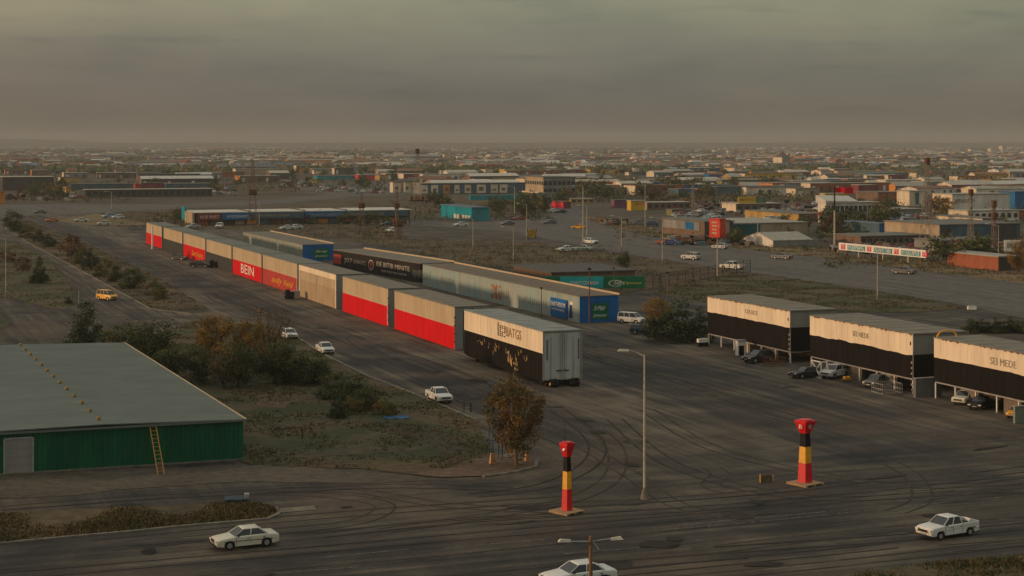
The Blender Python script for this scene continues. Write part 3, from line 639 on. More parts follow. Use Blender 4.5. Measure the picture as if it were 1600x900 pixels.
# ---- green building
P = G(380, 718); D_ = (G(0, 742)-P); angG = math.atan2(-D_.y, -D_.x); Pb = P+D_.normalized()*34
gbd = thing('green_warehouse', 'low green corrugated warehouse with a wide pale roof', 'warehouse', Pb, angG)
wd = 34.0; hgt = 3.6; dirL = Vector((math.cos(angG), math.sin(angG), 0)); nrmL = Vector((-math.sin(angG), math.cos(angG), 0))
Q = G(380, 718); Tp = G(192, 581.5); dep = (Tp-Q); sk = dep.dot(dirL); dy = dep.dot(nrmL)
M_GRN = mat('green_corrugated', (.008, .085, .042), .6, .3, .25, stretch=(1, 1, .15), col2=(.010, .125, .045), thr=(.5, .65))
b = MB(); ribs(b, 0, wd, 0, .12, hgt-.05, M_GRN, .42, .07); 
b.face([(wd, 0, .12), (wd+sk, dy, .12), (wd+sk, dy, hgt-.05), (wd, 0, hgt-.05)], M_GRN); b.face([(wd+sk, dy, .12), (sk, dy, .12), (sk, dy, hgt-.05), (wd+sk, dy, hgt-.05)], M_GRN)
b.face([(sk, dy, .12), (0, 0, .12), (0, 0, hgt-.05), (sk, dy, hgt-.05)], M_GRN); b.build('wall', gbd)
MB().hexa([(-.2, -.25, 0), (wd+.2, -.25, 0), (wd+.2+sk, dy, 0), (sk, dy, 0), (-.2, -.25, .12), (wd+.2, -.25, .12), (wd+.2+sk, dy, .12), (sk, dy, .12)], KE).build('plinth', gbd)
R_GB = mat('grey_green_roof', (.128, .152, .137), .8, .12, .25, stretch=(.6, 1, 1), col2=(.108, .124, .108), thr=(.45, .8), bump=.04)
b = MB(); rx = wd-22.0 + 9.6; hr = hgt+.32     # low ridge along the vent line
def rp(x, y, z): return (x+sk*y/dy, y, z)
b.hexa([rp(-.2, -.3, hgt-.05), rp(rx, -.3, hr-.1), rp(rx, dy+.2, hr-.1), rp(-.2, dy+.2, hgt-.05), rp(-.2, -.3, hgt+.06), rp(rx, -.3, hr), rp(rx, dy+.2, hr), rp(-.2, dy+.2, hgt+.06)], R_GB)
b.hexa([rp(rx, -.3, hr-.1), rp(wd+.2, -.3, hgt-.05), rp(wd+.2, dy+.2, hgt-.05), rp(rx, dy+.2, hr-.1), rp(rx, -.3, hr), rp(wd+.2, -.3, hgt+.06), rp(wd+.2, dy+.2, hgt+.06), rp(rx, dy+.2, hr)], R_GB)
b.build('roof', gbd, fix=True)
b = MB().hexa([rp(wd+.15, -.32, hgt-.1), rp(wd+.28, -.32, hgt-.1), rp(wd+.28, dy+.2, hgt-.1), rp(wd+.15, dy+.2, hgt-.1), rp(wd+.15, -.32, hgt+.1), rp(wd+.28, -.32, hgt+.1), rp(wd+.28, dy+.2, hgt+.1), rp(wd+.15, dy+.2, hgt+.1)], M_TAN2)
b.box(-.2, wd+.28, -.36, -.31, hgt-.12, hgt+.08, R_GB); b.build('roof_trim', gbd)
b = MB()      # overlapping sheet seams
for k in range(1, 26):
    y = dy*k/26; xr = wd+.1
    for xa, za, xb, zb in ((-.1, hgt+.065, rx, hr+.006), (rx, hr+.006, xr, hgt+.065)):
        p0, p1 = rp(xa, y, za), rp(xb, y, zb); q0, q1 = rp(xa, y+.09, za), rp(xb, y+.09, zb)
        b.face([p0, p1, q1, q0], R_GB)
b.build('sheet_seam', gbd)
M_VENT = mat('ochre_vent', (.24, .165, .06), .7, .25, 5)
vn = 13
# vents placed on the roof along the photographed line
for i in range(vn):
    t_ = i/(vn-1); yy = 2.0 + (dy-3.5)*(t_**1.0)
    x_, y_, z_ = rp(rx-.0, yy, hr)
    vb = MB(); vb.tube((x_, y_, z_-.05), (x_, y_, z_+.14), .13, .13, M_VENT, 10); vb.tube((x_, y_, z_+.14), (x_, y_, z_+.27), .25, .2, M_VENT, 10); vb.tube((x_, y_, z_+.27), (x_, y_, z_+.36), .2, .03, M_VENT, 10)
    vb.build('roof_vent', gbd)
dx0 = wd-abs(along(Q, -dirL, 8)); dx1 = wd-abs(along(Q, -dirL, 50))
db = MB().box(dx0, dx1, -.16, -.09, .1, 3.0, paint('grey_door', (.25, .245, .225), (.19, .18, .16))); dr = db.build('door', gbd)
b = MB(); b.box(dx0-.15, dx0, -.2, -.09, .1, 3.15, M_STEEL); b.box(dx1, dx1+.15, -.2, -.09, .1, 3.15, M_STEEL); b.box(dx0-.15, dx1+.15, -.2, -.09, 3.0, 3.15, M_STEEL)
for z in (.8, 1.5, 2.2): b.box(dx0+.05, dx1-.05, -.175, -.161, z, z+.04, M_END)
b.build('door_frame', gbd)
# ladder
lb0, lb1 = G(247, 743), G(257, 742.5)
ld = thing('ladder', 'orange wooden ladder leaning on the green warehouse wall', 'ladder', (lb0+lb1)/2)
top0 = G(235, 726); ed = (G(241, 727.5)); base = (lb0+lb1)/2; vec = Vector((-.62, .9, hgt+.15))
b = MB(); sd = dirL*.27
vec = Vector(((238-800)/F*(152.5)-base.x, 152.5-base.y, hgt+.12))
LO = mat('orange_wood', (.38, .20, .06), .75, .2, 3)
for s_ in (-1, 1): b.bar(sd*s_, sd*s_+vec, .07, LO)
b.build('rail', ld); b = MB()
for k in range(1, 13): b.bar(-sd+vec*k/13, sd+vec*k/13, .05, LO)
b.build('rung', ld)
# ---- striped pillars on wooden pads
M_PR = mat('glossy_red', (.58, .006, .010), .38, .15, 1.5, spec=.5, col2=(.40, .02, .02), thr=(.58, .72)); M_PB = mat('glossy_black', (.008, .008, .010), .55, .2, 3, spec=.1); M_PY = mat('glossy_yellow', (.70, .33, .01), .4, .15, 2, spec=.5, col2=(.48, .24, .03), thr=(.58, .72))
def prism(mb, w0, w1, z0, z1, m, n=4, rot=math.pi/4, d0=None, d1=None):
    a = [(w0*math.cos(rot+2*math.pi*i/n), w0*math.sin(rot+2*math.pi*i/n), z0) for i in range(n)]; c = [(w1*math.cos(rot+2*math.pi*i/n), w1*math.sin(rot+2*math.pi*i/n), z1) for i in range(n)]
    i0 = len(mb.v); mb.v += a+c; k = mb.mi_(m)
    for i in range(n): mb.f.append((i0+i, i0+(i+1) % n, i0+n+(i+1) % n, i0+n+i)); mb.mi.append(k)
    mb.f.append(tuple(i0+n-1-i for i in range(n))); mb.mi.append(k); mb.f.append(tuple(i0+n+i for i in range(n))); mb.mi.append(k)
def pillar(label, px, py, top, wpx, rz, pad, hexn=4, words=False):
    P = G(px, py); s = pxm(py); hh = (py-top)/s; k = wpx/s/2*1.15
    r = thing('striped_pillar', label, 'pillar', P, rz, 'striped pillars on wooden pads')
    b = MB()
    for i in range(6): b.box(-pad/2, pad/2, -pad/2+i*pad/6+.01, -pad/2+(i+1)*pad/6-.01, .12, .2, M_WOOD)
    for x in (-pad/2, -.1, pad/2-.2): b.box(x, x+.2, -pad/2, pad/2, 0, .119, M_WOOD)
    b.build('wooden_pad', r)
    a = hh*.0+.2
    for nm, z0, z1, w0, w1, m_ in (('red_base', a, hh*.335, 1.0, .86, M_PR), ('yellow_band', hh*.335, hh*.585, .86, .75, M_PY), ('black_band', hh*.585, hh*.79, .75, .64, M_PB)):
        b = MB(); prism(b, k*w0, k*w1, z0+.001, z1, m_, hexn); b.build(nm, r)
    b = MB(); prism(b, k*.74, k*1.36, hh*.79+.002, hh*.945, M_PR, hexn); prism(b, k*1.42, k*1.46, hh*.946, hh*.985, M_PR, hexn); hd = b.build('head', r)
    MB().tube((0, 0, hh*.985), (0, 0, hh), k*.9, k*.9, M_PR, 12).build('cap', hd)
    return r, hh, k
r_, hh, k = pillar('narrower red, yellow and black pillar standing left of the tall lamp', 886, 801, 690, 15, AN+rad(22), 2.0)
MB().tube((-k*.75, -k*.1, hh*.89), (-k*.98, -k*.1, hh*.90), .13, .12, M_WHITE, 10).build('lamp_lens', r_); MB().tube((-.1, .1, hh), (-.1, .1, hh+1.4), .02, .012, M_DARK, 5).build('aerial', r_)
r_, hh, k = pillar('wider red, yellow and black pillar with white emblems on its head', 1258, 757, 655, 20, rad(38), 2.2)
for dx_, nmx in ((0, 'O'), (1, 'B')):
    o = text(r_, nmx, 0, 0, hh*.915, 'front', .34, .34, M_WHITE, name='emblem'); o.location = (-k*.90 if dx_ else -.17, .17 if dx_ else -k*.90, hh*.865); 
    if dx_: o.rotation_euler = (rad(90), 0, rad(-90))
# open box near the right pillar
ob = thing('open_crate', 'small open yellow-sided box lying left of the right pillar', 'box', G(1187, 754), rad(10))
b = MB(); b.box(0, 1.15, 0, .06, 0, .62, mat('dull_board', (.13, .10, .068), .9, .3, 2)); b.box(0, .05, -.18, 0, 0, .7, M_PY); b.box(1.09, 1.15, -.25, 0, 0, .6, M_WOOD); b.build('panel', ob)
# left-field bits
bt = thing('flat_trailer', 'low dark blue flat trailer at the edge of the grass island', 'trailer', G(352, 788), rad(12))
b = MB(); b.box(0, 1.75, 0, 1.6, .22, .34, mat('slate_blue', (.04, .06, .075), .6, .3, 2)); b.build('deck', bt); b = MB().box(1.55, 1.9, .5, 1.1, .34, .62, M_STEEL); b.build('motor_box', bt)
for x in (.3, 1.4): MB().tube((x, .0, .15), (x, .15, .15), .15, .15, M_RUB, 10).build('wheel', bt)
tp = MB(); rr = random.Random(2); TB = mat('blue_tarp', (.03, .10, .20), .6, .4, 3, col2=(.06, .16, .28))
for i in range(8):
    for j in range(4):
        z = lambda a, c: .13+.05*math.sin(a*1.9+c*2.3)
        P0 = G(598, 656)
        q = [(a*.33, c*.5, z(a, c)) for a, c in ((i, j), (i+1, j), (i+1, j+1), (i, j+1))]
        tp.face([(P0.x+x_, P0.y+y_, z_) for x_, y_, z_ in q], TB)
o = tp.build('blue_tarp', fix=True); tag(o, 'crumpled blue tarpaulin lying in the grass near bushes', 'tarpaulin')
fr = thing('sign_frame', 'small dark empty sign frame on the verge in front of the white pickup', 'frame', G(725, 644), AN)
b = MB(); b.bar((0, 0, 0), (0, 0, .95), .07, M_DARK); b.bar((.75, 0, 0), (.75, 0, .95), .12, M_DARK); b.bar((0, 0, .9), (.75, 0, .9), .05, M_DARK); b.bar((0, 0, .45), (.75, 0, .45), .04, M_STEEL); b.build('frame_bar', fr)
# blue gantry by the island tree
gy = thing('blue_gantry', 'thin blue steel frame standing behind the kerbside tree', 'frame', G(770, 722), AN)
b = MB(); BP = mat('faded_blue_steel', (.045, .085, .15), .6, .3, 2); hg = (722-597)/pxm(722)
for x, y in ((0, 0), (.9, 0), (0, 1.0), (.9, 1.0)): b.bar((x, y, .2), (x, y, hg if x == 0 else hg*.32), .07, BP)
for z in (hg-.15, hg*.66, 1.7):
    b.bar((0, 0, z), (0, 1, z), .06, BP)
    if z < 2: b.bar((0, 0, z), (.9, 0, z), .06, BP); b.bar((0, 1, z), (.9, 1, z), .06, BP)
b.build('frame_bar', gy); MB().box(.75, 1.15, -.08, 0, 1.75, 2.1, M_WHITE).build('sign_plate', gy)
for x_, y_, nm, hh in ((771, 726, 'stubby orange concrete post left of the kerbside tree', 1.0), (826, 722, 'tapered orange concrete post right of the kerbside tree', 1.05)):
    p = thing('concrete_post', nm, 'post', G(x_, y_), AN); b = MB(); OC = mat('orange_concrete', (.42, .24, .12), .9, .25, 3)
    b.hexa([(-.35, -.2, 0), (.3, -.2, 0), (.3, .3, 0), (-.35, .3, 0), (-.25, -.1, hh), (-.02, -.1, hh), (-.02, .15, hh), (-.25, .15, hh)], OC); b.build('shaft', p, fix=True)
for q, (x_, y_) in enumerate(((794, 716), (802, 713), (808, 720), (812, 727))):
    bm = bmesh.new(); bmesh.ops.create_icosphere(bm, subdivisions=2, radius=.33)
    for v in bm.verts: v.co = Vector((v.co.x*1.3, v.co.y, v.co.z*.6)) * (1+.3*noise.noise(v.co*3+Vector((q, 0, 0))))
    me = bpy.data.meshes.new('stone'); bm.to_mesh(me); bm.free(); me.materials.append(KE); o = link('stone', me); P = G(x_, y_); o.location = (P.x, P.y, .2); tag(o, ['grey stone farthest back', 'grey stone second from back', 'grey stone nearer the trunk', 'grey stone nearest the kerb'][q]+' in the tree island rubble', 'stone', 'stones around the kerbside tree')
# ================================================================ vehicles
def carpaint(nm, c): return mat('car_paint_'+nm, c, .32, .05, 2, spec=.6)
CP = {'white': carpaint('white', (.60, .60, .56)), 'cream': carpaint('cream', (.56, .53, .42)), 'black': carpaint('black', (.012, .013, .016)), 'yellow': carpaint('yellow', (.75, .36, .015)),
      'blue': carpaint('blue', (.03, .06, .20)), 'silver': carpaint('silver', (.36, .38, .38)), 'green': carpaint('pale_green', (.26, .36, .30)), 'grey': carpaint('grey', (.12, .12, .12)),
      'red': carpaint('red', (.35, .03, .03)), 'lblue': carpaint('light_blue', (.22, .34, .44)), 'navy': carpaint('dark_blue', (.015, .03, .07)), 'orange': carpaint('orange', (.55, .16, .02))}
GLASS = mat('car_glass', (.018, .026, .032), .12, .1, 2, spec=.6); RIM = mat('wheel_rim', (.35, .35, .34), .4, .2, 6, metal=.5)
LGT = mat('headlight_glass', (.65, .60, .48), .2, .1, 3, spec=.6); TLG = mat('taillight_glass', (.25, .01, .008), .25, .1, 3, spec=.6); TRIM = mat('black_trim', (.02, .02, .022), .6, .1, 3)
def arc(cx, r, z0, n=7):     # wheel arch, front to rear
    a0 = math.asin(max(-1, min(1, (z0-.34)/r)))
    return [(cx+r*math.cos(a0+(math.pi-2*a0)*i/n), .34+r*math.sin(a0+(math.pi-2*a0)*i/n)) for i in range(n+1)]
SPEC = {   # L, W, wheel x, body top outline front->rear, glasshouse (front base x, rear base x, front roof x, rear roof x, belt, roof)
 'sedan': (4.55, 1.72, 1.34, [(2.27, .32), (2.30, .58), (2.20, .74), (1.95, .80), (.95, .93), (-1.25, .95), (-2.12, .92), (-2.26, .80), (-2.27, .34)], (.98, -1.42, .30, -.85, .93, 1.40)),
 'pickup': (5.15, 1.82, 1.55, [(2.50, .36), (2.56, .66), (2.42, .92), (2.15, .99), (1.15, 1.08), (-.75, 1.08), (-.78, .80), (-2.50, .80), (-2.56, .78), (-2.57, .40)], (1.20, -.78, .50, -.62, 1.06, 1.66)),
 'suv': (4.5, 1.82, 1.32, [(2.2, .36), (2.26, .66), (2.14, .95), (1.85, 1.02), (1.05, 1.10), (-2.1, 1.10), (-2.24, 1.02), (-2.25, .40)], (1.10, -2.12, .42, -1.85, 1.08, 1.70)),
 'hatch': (4.0, 1.68, 1.22, [(1.98, .32), (2.02, .58), (1.92, .76), (1.65, .83), (.95, .95), (-1.8, .98), (-1.98, .88), (-2.0, .36)], (1.0, -1.85, .25, -1.45, .95, 1.45)),
 'van': (4.8, 1.85, 1.45, [(2.38, .36), (2.42, .68), (2.30, .98), (2.0, 1.08), (1.55, 1.16), (-2.3, 1.18), (-2.38, 1.10), (-2.4, .42)], (1.62, -2.30, .95, -2.18, 1.15, 1.98)),
}
def car_parts(kind, pm):
    L, Wd, wx, top, gh = SPEC[kind]; zb = .26 if kind in ('sedan', 'hatch') else .34
    ra = .40 if kind in ('sedan', 'hatch') else .45; P = {}
    out = list(top); out += [(-wx-ra-.02, zb)] if -wx-ra-.02 > top[-1][0] else []
    out += [(x, z) for x, z in arc(-wx, ra, zb)][::-1] + [(x, z) for x, z in arc(wx, ra, zb)][::-1]
    # profile order: front -> over the top -> rear -> underside back to the front
    cx, cz = 0, .62; hw = Wd/2
    b = MB(); rings = []
    for y, ins in ((-hw, .07), (-hw+.07, 0), (hw-.07, 0), (hw, .07)):
        ring = []
        for x, z in out:
            dx = -ins*math.copysign(1, x)*(1 if abs(x) > L/2-.45 else 0); dz = -ins*.8 if z > .7 else 0
            ring.append((x+dx, y, z+dz))
        rings.append(ring)
    n = len(out); k = b.mi_(pm)
    for r in rings: b.v += r
    for q in range(3):
        for i in range(n):
            j = (i+1) % n; b.f.append((q*n+i, (q+1)*n+i, (q+1)*n+j, q*n+j)); b.mi.append(k)
    for q in (0, 3):
        tr = tessellate_polygon([[Vector((x, z, 0)) for x, z in out]])
        for t3 in tr: b.f.append(tuple(q*n+i for i in t3)); b.mi.append(k)
    P['body'] = b
    fb, rb_, fr, rr_, zb_, zr = gh; hb_, ht = hw-.09, hw-.24
    gl = MB().hexa([(rb_, -hb_, zb_-.02), (fb, -hb_, zb_-.02), (fb, hb_, zb_-.02), (rb_, hb_, zb_-.02), (rr_, -ht, zr-.05), (fr, -ht, zr-.05), (fr, ht, zr-.05), (rr_, ht, zr-.05)], GLASS)
    P['window'] = gl
    rf = MB().hexa([(rr_-.05, -ht-.02, zr-.07), (fr+.05, -ht-.02, zr-.07), (fr+.05, ht+.02, zr-.07), (rr_-.05, ht+.02, zr-.07), (rr_+.06, -ht+.08, zr), (fr-.08, -ht+.08, zr), (fr-.08, ht-.08, zr), (rr_+.06, ht-.08, zr)], pm)
    for s in (-1, 1):
        rf.bar((fb, s*hb_, zb_-.01), (fr, s*(ht+.01), zr-.05), .07, pm); rf.bar((rb_, s*hb_, zb_-.01), (rr_, s*(ht+.01), zr-.05), .12 if kind in ('sedan', 'hatch') else .1, pm)
        for q in ([.48] if kind != 'van' else [.36, .66]) + ([.78] if kind == 'suv' else []):
            rf.bar((fb+(rb_-fb)*q, s*(hb_+.005), zb_-.01), (fr+(rr_-fr)*q, s*(ht+.01), zr-.05), .08, pm)
        rf.box(fb-.35, fb-.2, s*(hw+.02)-.06, s*(hw+.02)+.06, zb_, zb_+.12, TRIM)
    P['roof'] = rf
    xf, xr = top[1][0], top[-1][0]
    tr_ = MB()
    tr_.box(xf-.05, xf+.03, -hw+.25, hw-.25, .62 if kind != 'sedan' else .56, .80 if kind not in ('sedan', 'hatch') else .70, TRIM)
    tr_.box(xf-.06, xf+.05, -hw+.06, hw-.06, .33, .42, TRIM)
    for s in (-1, 1): tr_.box(-L/2+.5, L/2-.5, s*(hw+.003)-.008, s*(hw+.003)+.008, .58, .62, TRIM) if kind == 'sedan' else None
    tr_.box(-wx+ra, wx-ra, -hw+.02, hw-.02, zb-.04, zb+.02, TRIM)
    
    for s in (-1, 1):       # door gaps, handles, sill, number plates
        for q in (fb-.12, fb+(rb_-fb)*.48, rb_+.22 if kind != 'pickup' else rb_+.05):
            tr_.box(q-.012, q+.012, s*(hw+.001)-.006, s*(hw+.001)+.006, zb+.1, zb_-.06, TRIM)
        for q in (fb+(rb_-fb)*.40, fb+(rb_-fb)*.88): tr_.box(q-.08, q+.08, s*(hw+.008)-.015, s*(hw+.008)+.015, zb_-.2, zb_-.155, TRIM)
    tr_.box(xf+.03, xf+.045, -.26, .26, .44, .55, RIM); tr_.box(xr-.045, xr-.0, -.26, .26, .5, .61, RIM)
    tr_.box(xr-.03, xr+.1, -hw+.1, hw-.1, .36, .46, TRIM)
    P['trim'] = tr_
    P['wheels'] = []
    for x in (-wx, wx):
        for s in (-1, 1):
            P['wheels'].append((MB().tube((x, s*(hw-.22), .33), (x, s*(hw-.01), .33), .33, .33, M_RUB, 16), MB().tube((x, s*(hw-.05), .33), (x, s*(hw+.005), .33), .20, .19, RIM, 10)))
    P['lights'] = [(MB().box(xf-.06, xf+.035, s*(hw-.24)-.17, s*(hw-.24)+.17, .58, .72, LGT) if kind in ('sedan', 'hatch') else MB().box(xf-.08, xf+.035, s*(hw-.22)-.16, s*(hw-.22)+.16, .68, .86, LGT)) for s in (-1, 1)]
    P['tails'] = [MB().box(xr-.02, xr+.06, s*(hw-.2)-.14, s*(hw-.2)+.14, .66, .82, TLG) for s in (-1, 1)]
    if kind == 'pickup':
        bd = MB()
        for s in (-1, 1): bd.box(-2.50, -.80, s*(hw-.06)-.05, s*(hw-.06)+.05, .78, 1.10, pm)
        bd.box(-2.55, -2.46, -hw+.06, hw-.06, .78, 1.10, pm); bd.box(-2.45, -.82, -hw+.12, hw-.12, .80, .82, TRIM); P['bed'] = bd
    return P
def wheels_at(f, r_, away):      # ground points of the near front and rear wheels -> centre, heading
    a, b = G(*f), G(*r_); d = (a-b).normalized(); n_ = Vector((-d.y, d.x, 0)); n_ = n_ if n_.y > 0 else -n_
    c = (a+b)/2+n_*.8*away; c.z = .03; return c, math.atan2(d.y, d.x)
def make_car(name, label, kind, colr, P, yaw, group=None, detail=True, cat='car', scale=1.0):
    pm = CP[colr]; D = car_parts(kind, pm)
    if detail:
        r = thing(name, label, cat, P, yaw, group); r.scale = (scale,)*3
        for k in ('body', 'window', 'roof', 'trim', 'bed'):
            if k in D:
                o = D[k].build(k, r, fix=(k == 'body'))
                if k in ('body', 'roof', 'bed'):
                    bv = o.modifiers.new('edge', 'BEVEL'); bv.width = .035; bv.segments = 2; bv.limit_method = 'ANGLE'; bv.angle_limit = rad(28)
                    o.data.polygons.foreach_set('use_smooth', [True]*len(o.data.polygons))
                    if k == 'body': o.data.set_sharp_from_angle(angle=rad(50))
        for ty, ri in D['wheels']: ri.build('rim', ty.build('wheel', r))
        for q in D['lights']: q.build('headlight', r)
        for q in D['tails']: q.build('taillight', r)
        return r
    key = (kind, colr)
    if key not in CARM:
        a = MB()
        for k in ('body', 'window', 'roof', 'trim', 'bed'):
            if k in D: a.merge(D[k])
        for ty, ri in D['wheels']: a.merge(ty); a.merge(ri)
        for q in D['lights']+D['tails']: a.merge(q)
        me = a.mesh(name); bm = bmesh.new(); bm.from_mesh(me); bmesh.ops.recalc_face_normals(bm, faces=bm.faces); bm.to_mesh(me); bm.free(); CARM[key] = me
    o = link(name, CARM[key]); o.location = P; o.rotation_euler = (0, 0, yaw); o.scale = (scale,)*3
    return tag(o, label, cat, group)
CARM = {}
Z = .03
def cp(px, py): p = G(px, py); p.z = Z; return p
TOW, AWY = AN-math.pi/2, AN+math.pi/2      # nose towards the camera along the rows / away
LFT = AN+math.pi                            # nose left along the cross road
make_car('sedan', 'old cream sedan with dark side stripe driving past the grass island', 'sedan', 'cream', *wheels_at((359, 861), (416.5, 855), 1), 'cars on the near road')
make_car('sedan', 'white sedan cut by the bottom photo edge behind a double street lamp', 'sedan', 'white', cp(904, 914), LFT+rad(3), 'cars on the near road', scale=1.05)
make_car('pickup_truck', 'white double-cab pickup driving near the grassy bottom right corner', 'pickup', 'white', *wheels_at((1472.4, 844.7), (1513.3, 838.4), 1), 'cars on the near road', cat='pickup', scale=.92)
make_car('pickup_truck', 'white pickup stopped at the kerb beside the small sign frame', 'pickup', 'white', cp(686, 627), TOW, 'cars on the left road', cat='pickup', scale=.93)
make_car('pickup_truck', 'white pickup by the kerb next to the bushes, behind another pickup', 'pickup', 'white', cp(508, 552), TOW+rad(-2), 'cars on the left road', cat='pickup', scale=.9)
make_car('hatchback', 'white car half hidden behind the bare grey-brown shrub', 'hatch', 'white', cp(452, 529), TOW, 'cars on the left road')
make_car('minibus', 'bright yellow minibus taxi on the road left of the shrub verge', 'van', 'yellow', cp(167, 469), TOW+rad(28), 'cars on the left road', cat='minibus', scale=.92)
make_car('minivan', 'white minivan parked against the blue end wall', 'van', 'white', cp(986, 505), TOW+rad(38), None, cat='van', scale=.86)
make_car('hatchback', 'dark hatchback parked in front of the autumn bush', 'hatch', 'navy', cp(1005, 522), TOW+rad(62), None)
make_car('hatchback', 'black hatchback parked under the first raised container', 'hatch', 'black', cp(1185, 566), LFT+rad(14), 'cars at the raised containers', scale=1.08)
make_car('sedan', 'black sedan parked between the first two raised containers', 'sedan', 'black', cp(1260, 590), LFT+rad(8), 'cars at the raised containers', scale=.95)
make_car('suv', 'pale off-road vehicle beside the white braced frame', 'suv', 'white', cp(1304, 590), LFT+rad(26), 'cars at the raised containers', cat='off-roader', scale=.95)
make_car('pickup_truck', 'dark pickup in shade under the middle raised container', 'pickup', 'grey', cp(1370, 604), LFT+rad(30), 'cars at the raised containers', cat='pickup', scale=.85)
make_car('suv', 'cream off-road vehicle under the nearest raised container', 'suv', 'cream', cp(1509, 631), LFT+rad(30), 'cars at the raised containers', cat='off-roader', scale=.88)
make_car('sedan', 'black sedan in shade beneath the nearest raised container', 'sedan', 'black', cp(1532, 638), LFT+rad(36), 'cars at the raised containers', scale=.9)
make_car('hatchback', 'partly hidden yellow and white car by the pale green hut', 'hatch', 'yellow', cp(1590, 652), LFT+rad(32), 'cars at the raised containers', scale=.8)
# yellow twin lamps barrow under the middle container
yl = thing('barrow', 'small barrow with yellow drums beside the pale off-road vehicle', 'barrow', G(1322, 597), AN)
for x in (0, .5): MB().tube((x, 0, .45), (x, .35, .45), .22, .22, M_PY, 10).build('drum', yl)
MB().box(-.4, .9, .05, .5, .15, .25, M_RUST).build('tray', yl)
# dark handcarts and trailer at the left row
def cart(label, px, py, w, extra):
    r = thing('handcart', label, 'cart', G(px, py), LFT-math.pi); b = MB(); b.box(0, w, 0, 1.5, .5, 1.3, TRIM); b.box(.1, w*.5, .2, 1.3, 1.3, 1.75, TRIM); b.build('load_box', r)
    for x in (.4, w-.4):
        for y in (-.05, 1.5): MB().tube((x, y-.1, .35), (x, y+.1, .35), .35, .35, M_RUB, 12).build('wheel', r)
    b = MB().bar((-.9, .75, .5), (0, .75, .7), .12, M_STEEL); b.build('drawbar', r)
    if extra: MB().box(w+.05, w+1.1, .1, 1.4, .5, 1.5, M_STEEL).build('tank', r)
cart('black box cart with a steel tank beside the faded red gold-lettered shed', 447, 468, 1.5, True)
make_car('sedan', 'dark car parked before the second charcoal shed of the row', 'sedan', 'black', cp(280, 406), TOW+rad(40), 'dark cars at the long row', False)
make_car('pickup_truck', 'dark pickup parked below the gold-scrawled red shed', 'pickup', 'black', cp(314, 418), TOW+rad(50), 'dark cars at the long row', False, cat='pickup')
cart('grey flat cart just right of the dark pickup at the row', 328, 419, 2.0, False)
FARC = [(63, 334, 'sedan', 'grey', 0, 'dark car on the far left road'), (82, 347, 'sedan', 'orange', 0, 'tan car on the dirt verge at far left'), (127, 347, 'sedan', 'cream', 0, 'cream car on the far left dirt verge'), (162, 352, 'hatch', 'cream', 0, 'cream hatchback, rightmost of three on the left verge'),
 (170, 341, 'suv', 'lblue', .3, 'light blue car up the left field'), (184, 342, 'hatch', 'white', .2, 'white hatchback just right of the light blue car'), (343, 357, 'suv', 'white', 1.2, 'white off-roader facing the camera before the long roofed market'),
 (301, 357, 'sedan', 'silver', .4, 'silver sedan at the left end of the roofed market'), (312, 352, 'hatch', 'silver', .5, 'silver hatchback behind the silver sedan at the market end'), (322, 352, 'hatch', 'white', 2.4, 'white hatchback next to market entrance'),
 (449, 359, 'sedan', 'white', .1, 'left white sedan of the pair in the dry field'), (461, 358, 'sedan', 'white', .15, 'right white sedan of the pair in the dry field'), (455, 349, 'suv', 'silver', .4, 'silver off-roader in front of the market bushes'), (468, 350, 'hatch', 'navy', .4, 'navy hatchback in front of the market bushes'),
 (493, 349, 'sedan', 'silver', .3, 'silver sedan left of the red-leaved bush'), (518, 348, 'sedan', 'grey', .2, 'grey sedan in front of the market middle'), (594, 345, 'sedan', 'white', .7, 'white sedan between the market and the lattice mast'), (606, 353, 'sedan', 'navy', .1, 'navy sedan near the small mast'), (612, 363, 'hatch', 'white', .6, 'white hatchback at the foot of the small mast'),
 (720, 354, 'sedan', 'white', .1, 'white sedan on the cross road below the turquoise shop'), (793, 352, 'sedan', 'grey', .2, 'dark sedan on the cross road'), (811, 344, 'sedan', 'red', .1, 'reddish sedan by the bushes on the cross road'), (859, 350, 'sedan', 'grey', .2, 'grey sedan on the cross road near the red shop'),
 (864, 332, 'sedan', 'white', .1, 'white car below the red shop'), (876, 333, 'sedan', 'navy', .1, 'navy car below the red shop'), (904, 358, 'hatch', 'yellow', .2, 'yellow hatchback beside the tall lamp on the highway'), (923, 381, 'hatch', 'white', 2.8, 'white hatchback on the highway kerb right of the tall lamp'),
 (885, 393, 'sedan', 'white', .1, 'white sedan at the dark field edge'), (911, 392, 'sedan', 'green', .1, 'pale green sedan at the dark field edge'), (1037, 382, 'hatch', 'orange', .2, 'tan hatchback on the highway'), (1049, 383, 'sedan', 'blue', .1, 'blue sedan on the highway'),
 (1080, 406, 'suv', 'silver', -.3, 'silver off-roader on the highway before the fence'), (1144, 421, 'pickup', 'white', -.25, 'white pickup on the highway next to the fence end'), (1125, 389, 'hatch', 'silver', -.2, 'silver hatchback on the highway behind the red sign pole'), (1222, 405, 'sedan', 'grey', -.2, 'dark sedan in the middle of the highway'),
 (1413, 428, 'sedan', 'grey', -.2, 'dark sedan on the highway below the teal billboard'), (1000, 352, 'suv', 'grey', .4, 'grey off-roader left of the poster building'), (1018, 354, 'suv', 'navy', .2, 'dark blue off-roader left of the poster building')]
for px, py, kd, c, dy_, lab in FARC:
    yaw = (AN+math.pi) + dy_ if px < 900 else AWY + rad(40) + dy_
    make_car({'sedan': 'sedan', 'hatch': 'hatchback', 'suv': 'off_roader', 'pickup': 'pickup_truck'}[kd], lab, kd, c, cp(px, py), yaw, 'cars far off on the roads', False, cat={'pickup': 'pickup', 'suv': 'off-roader'}.get(kd, 'car'), scale=1.12)
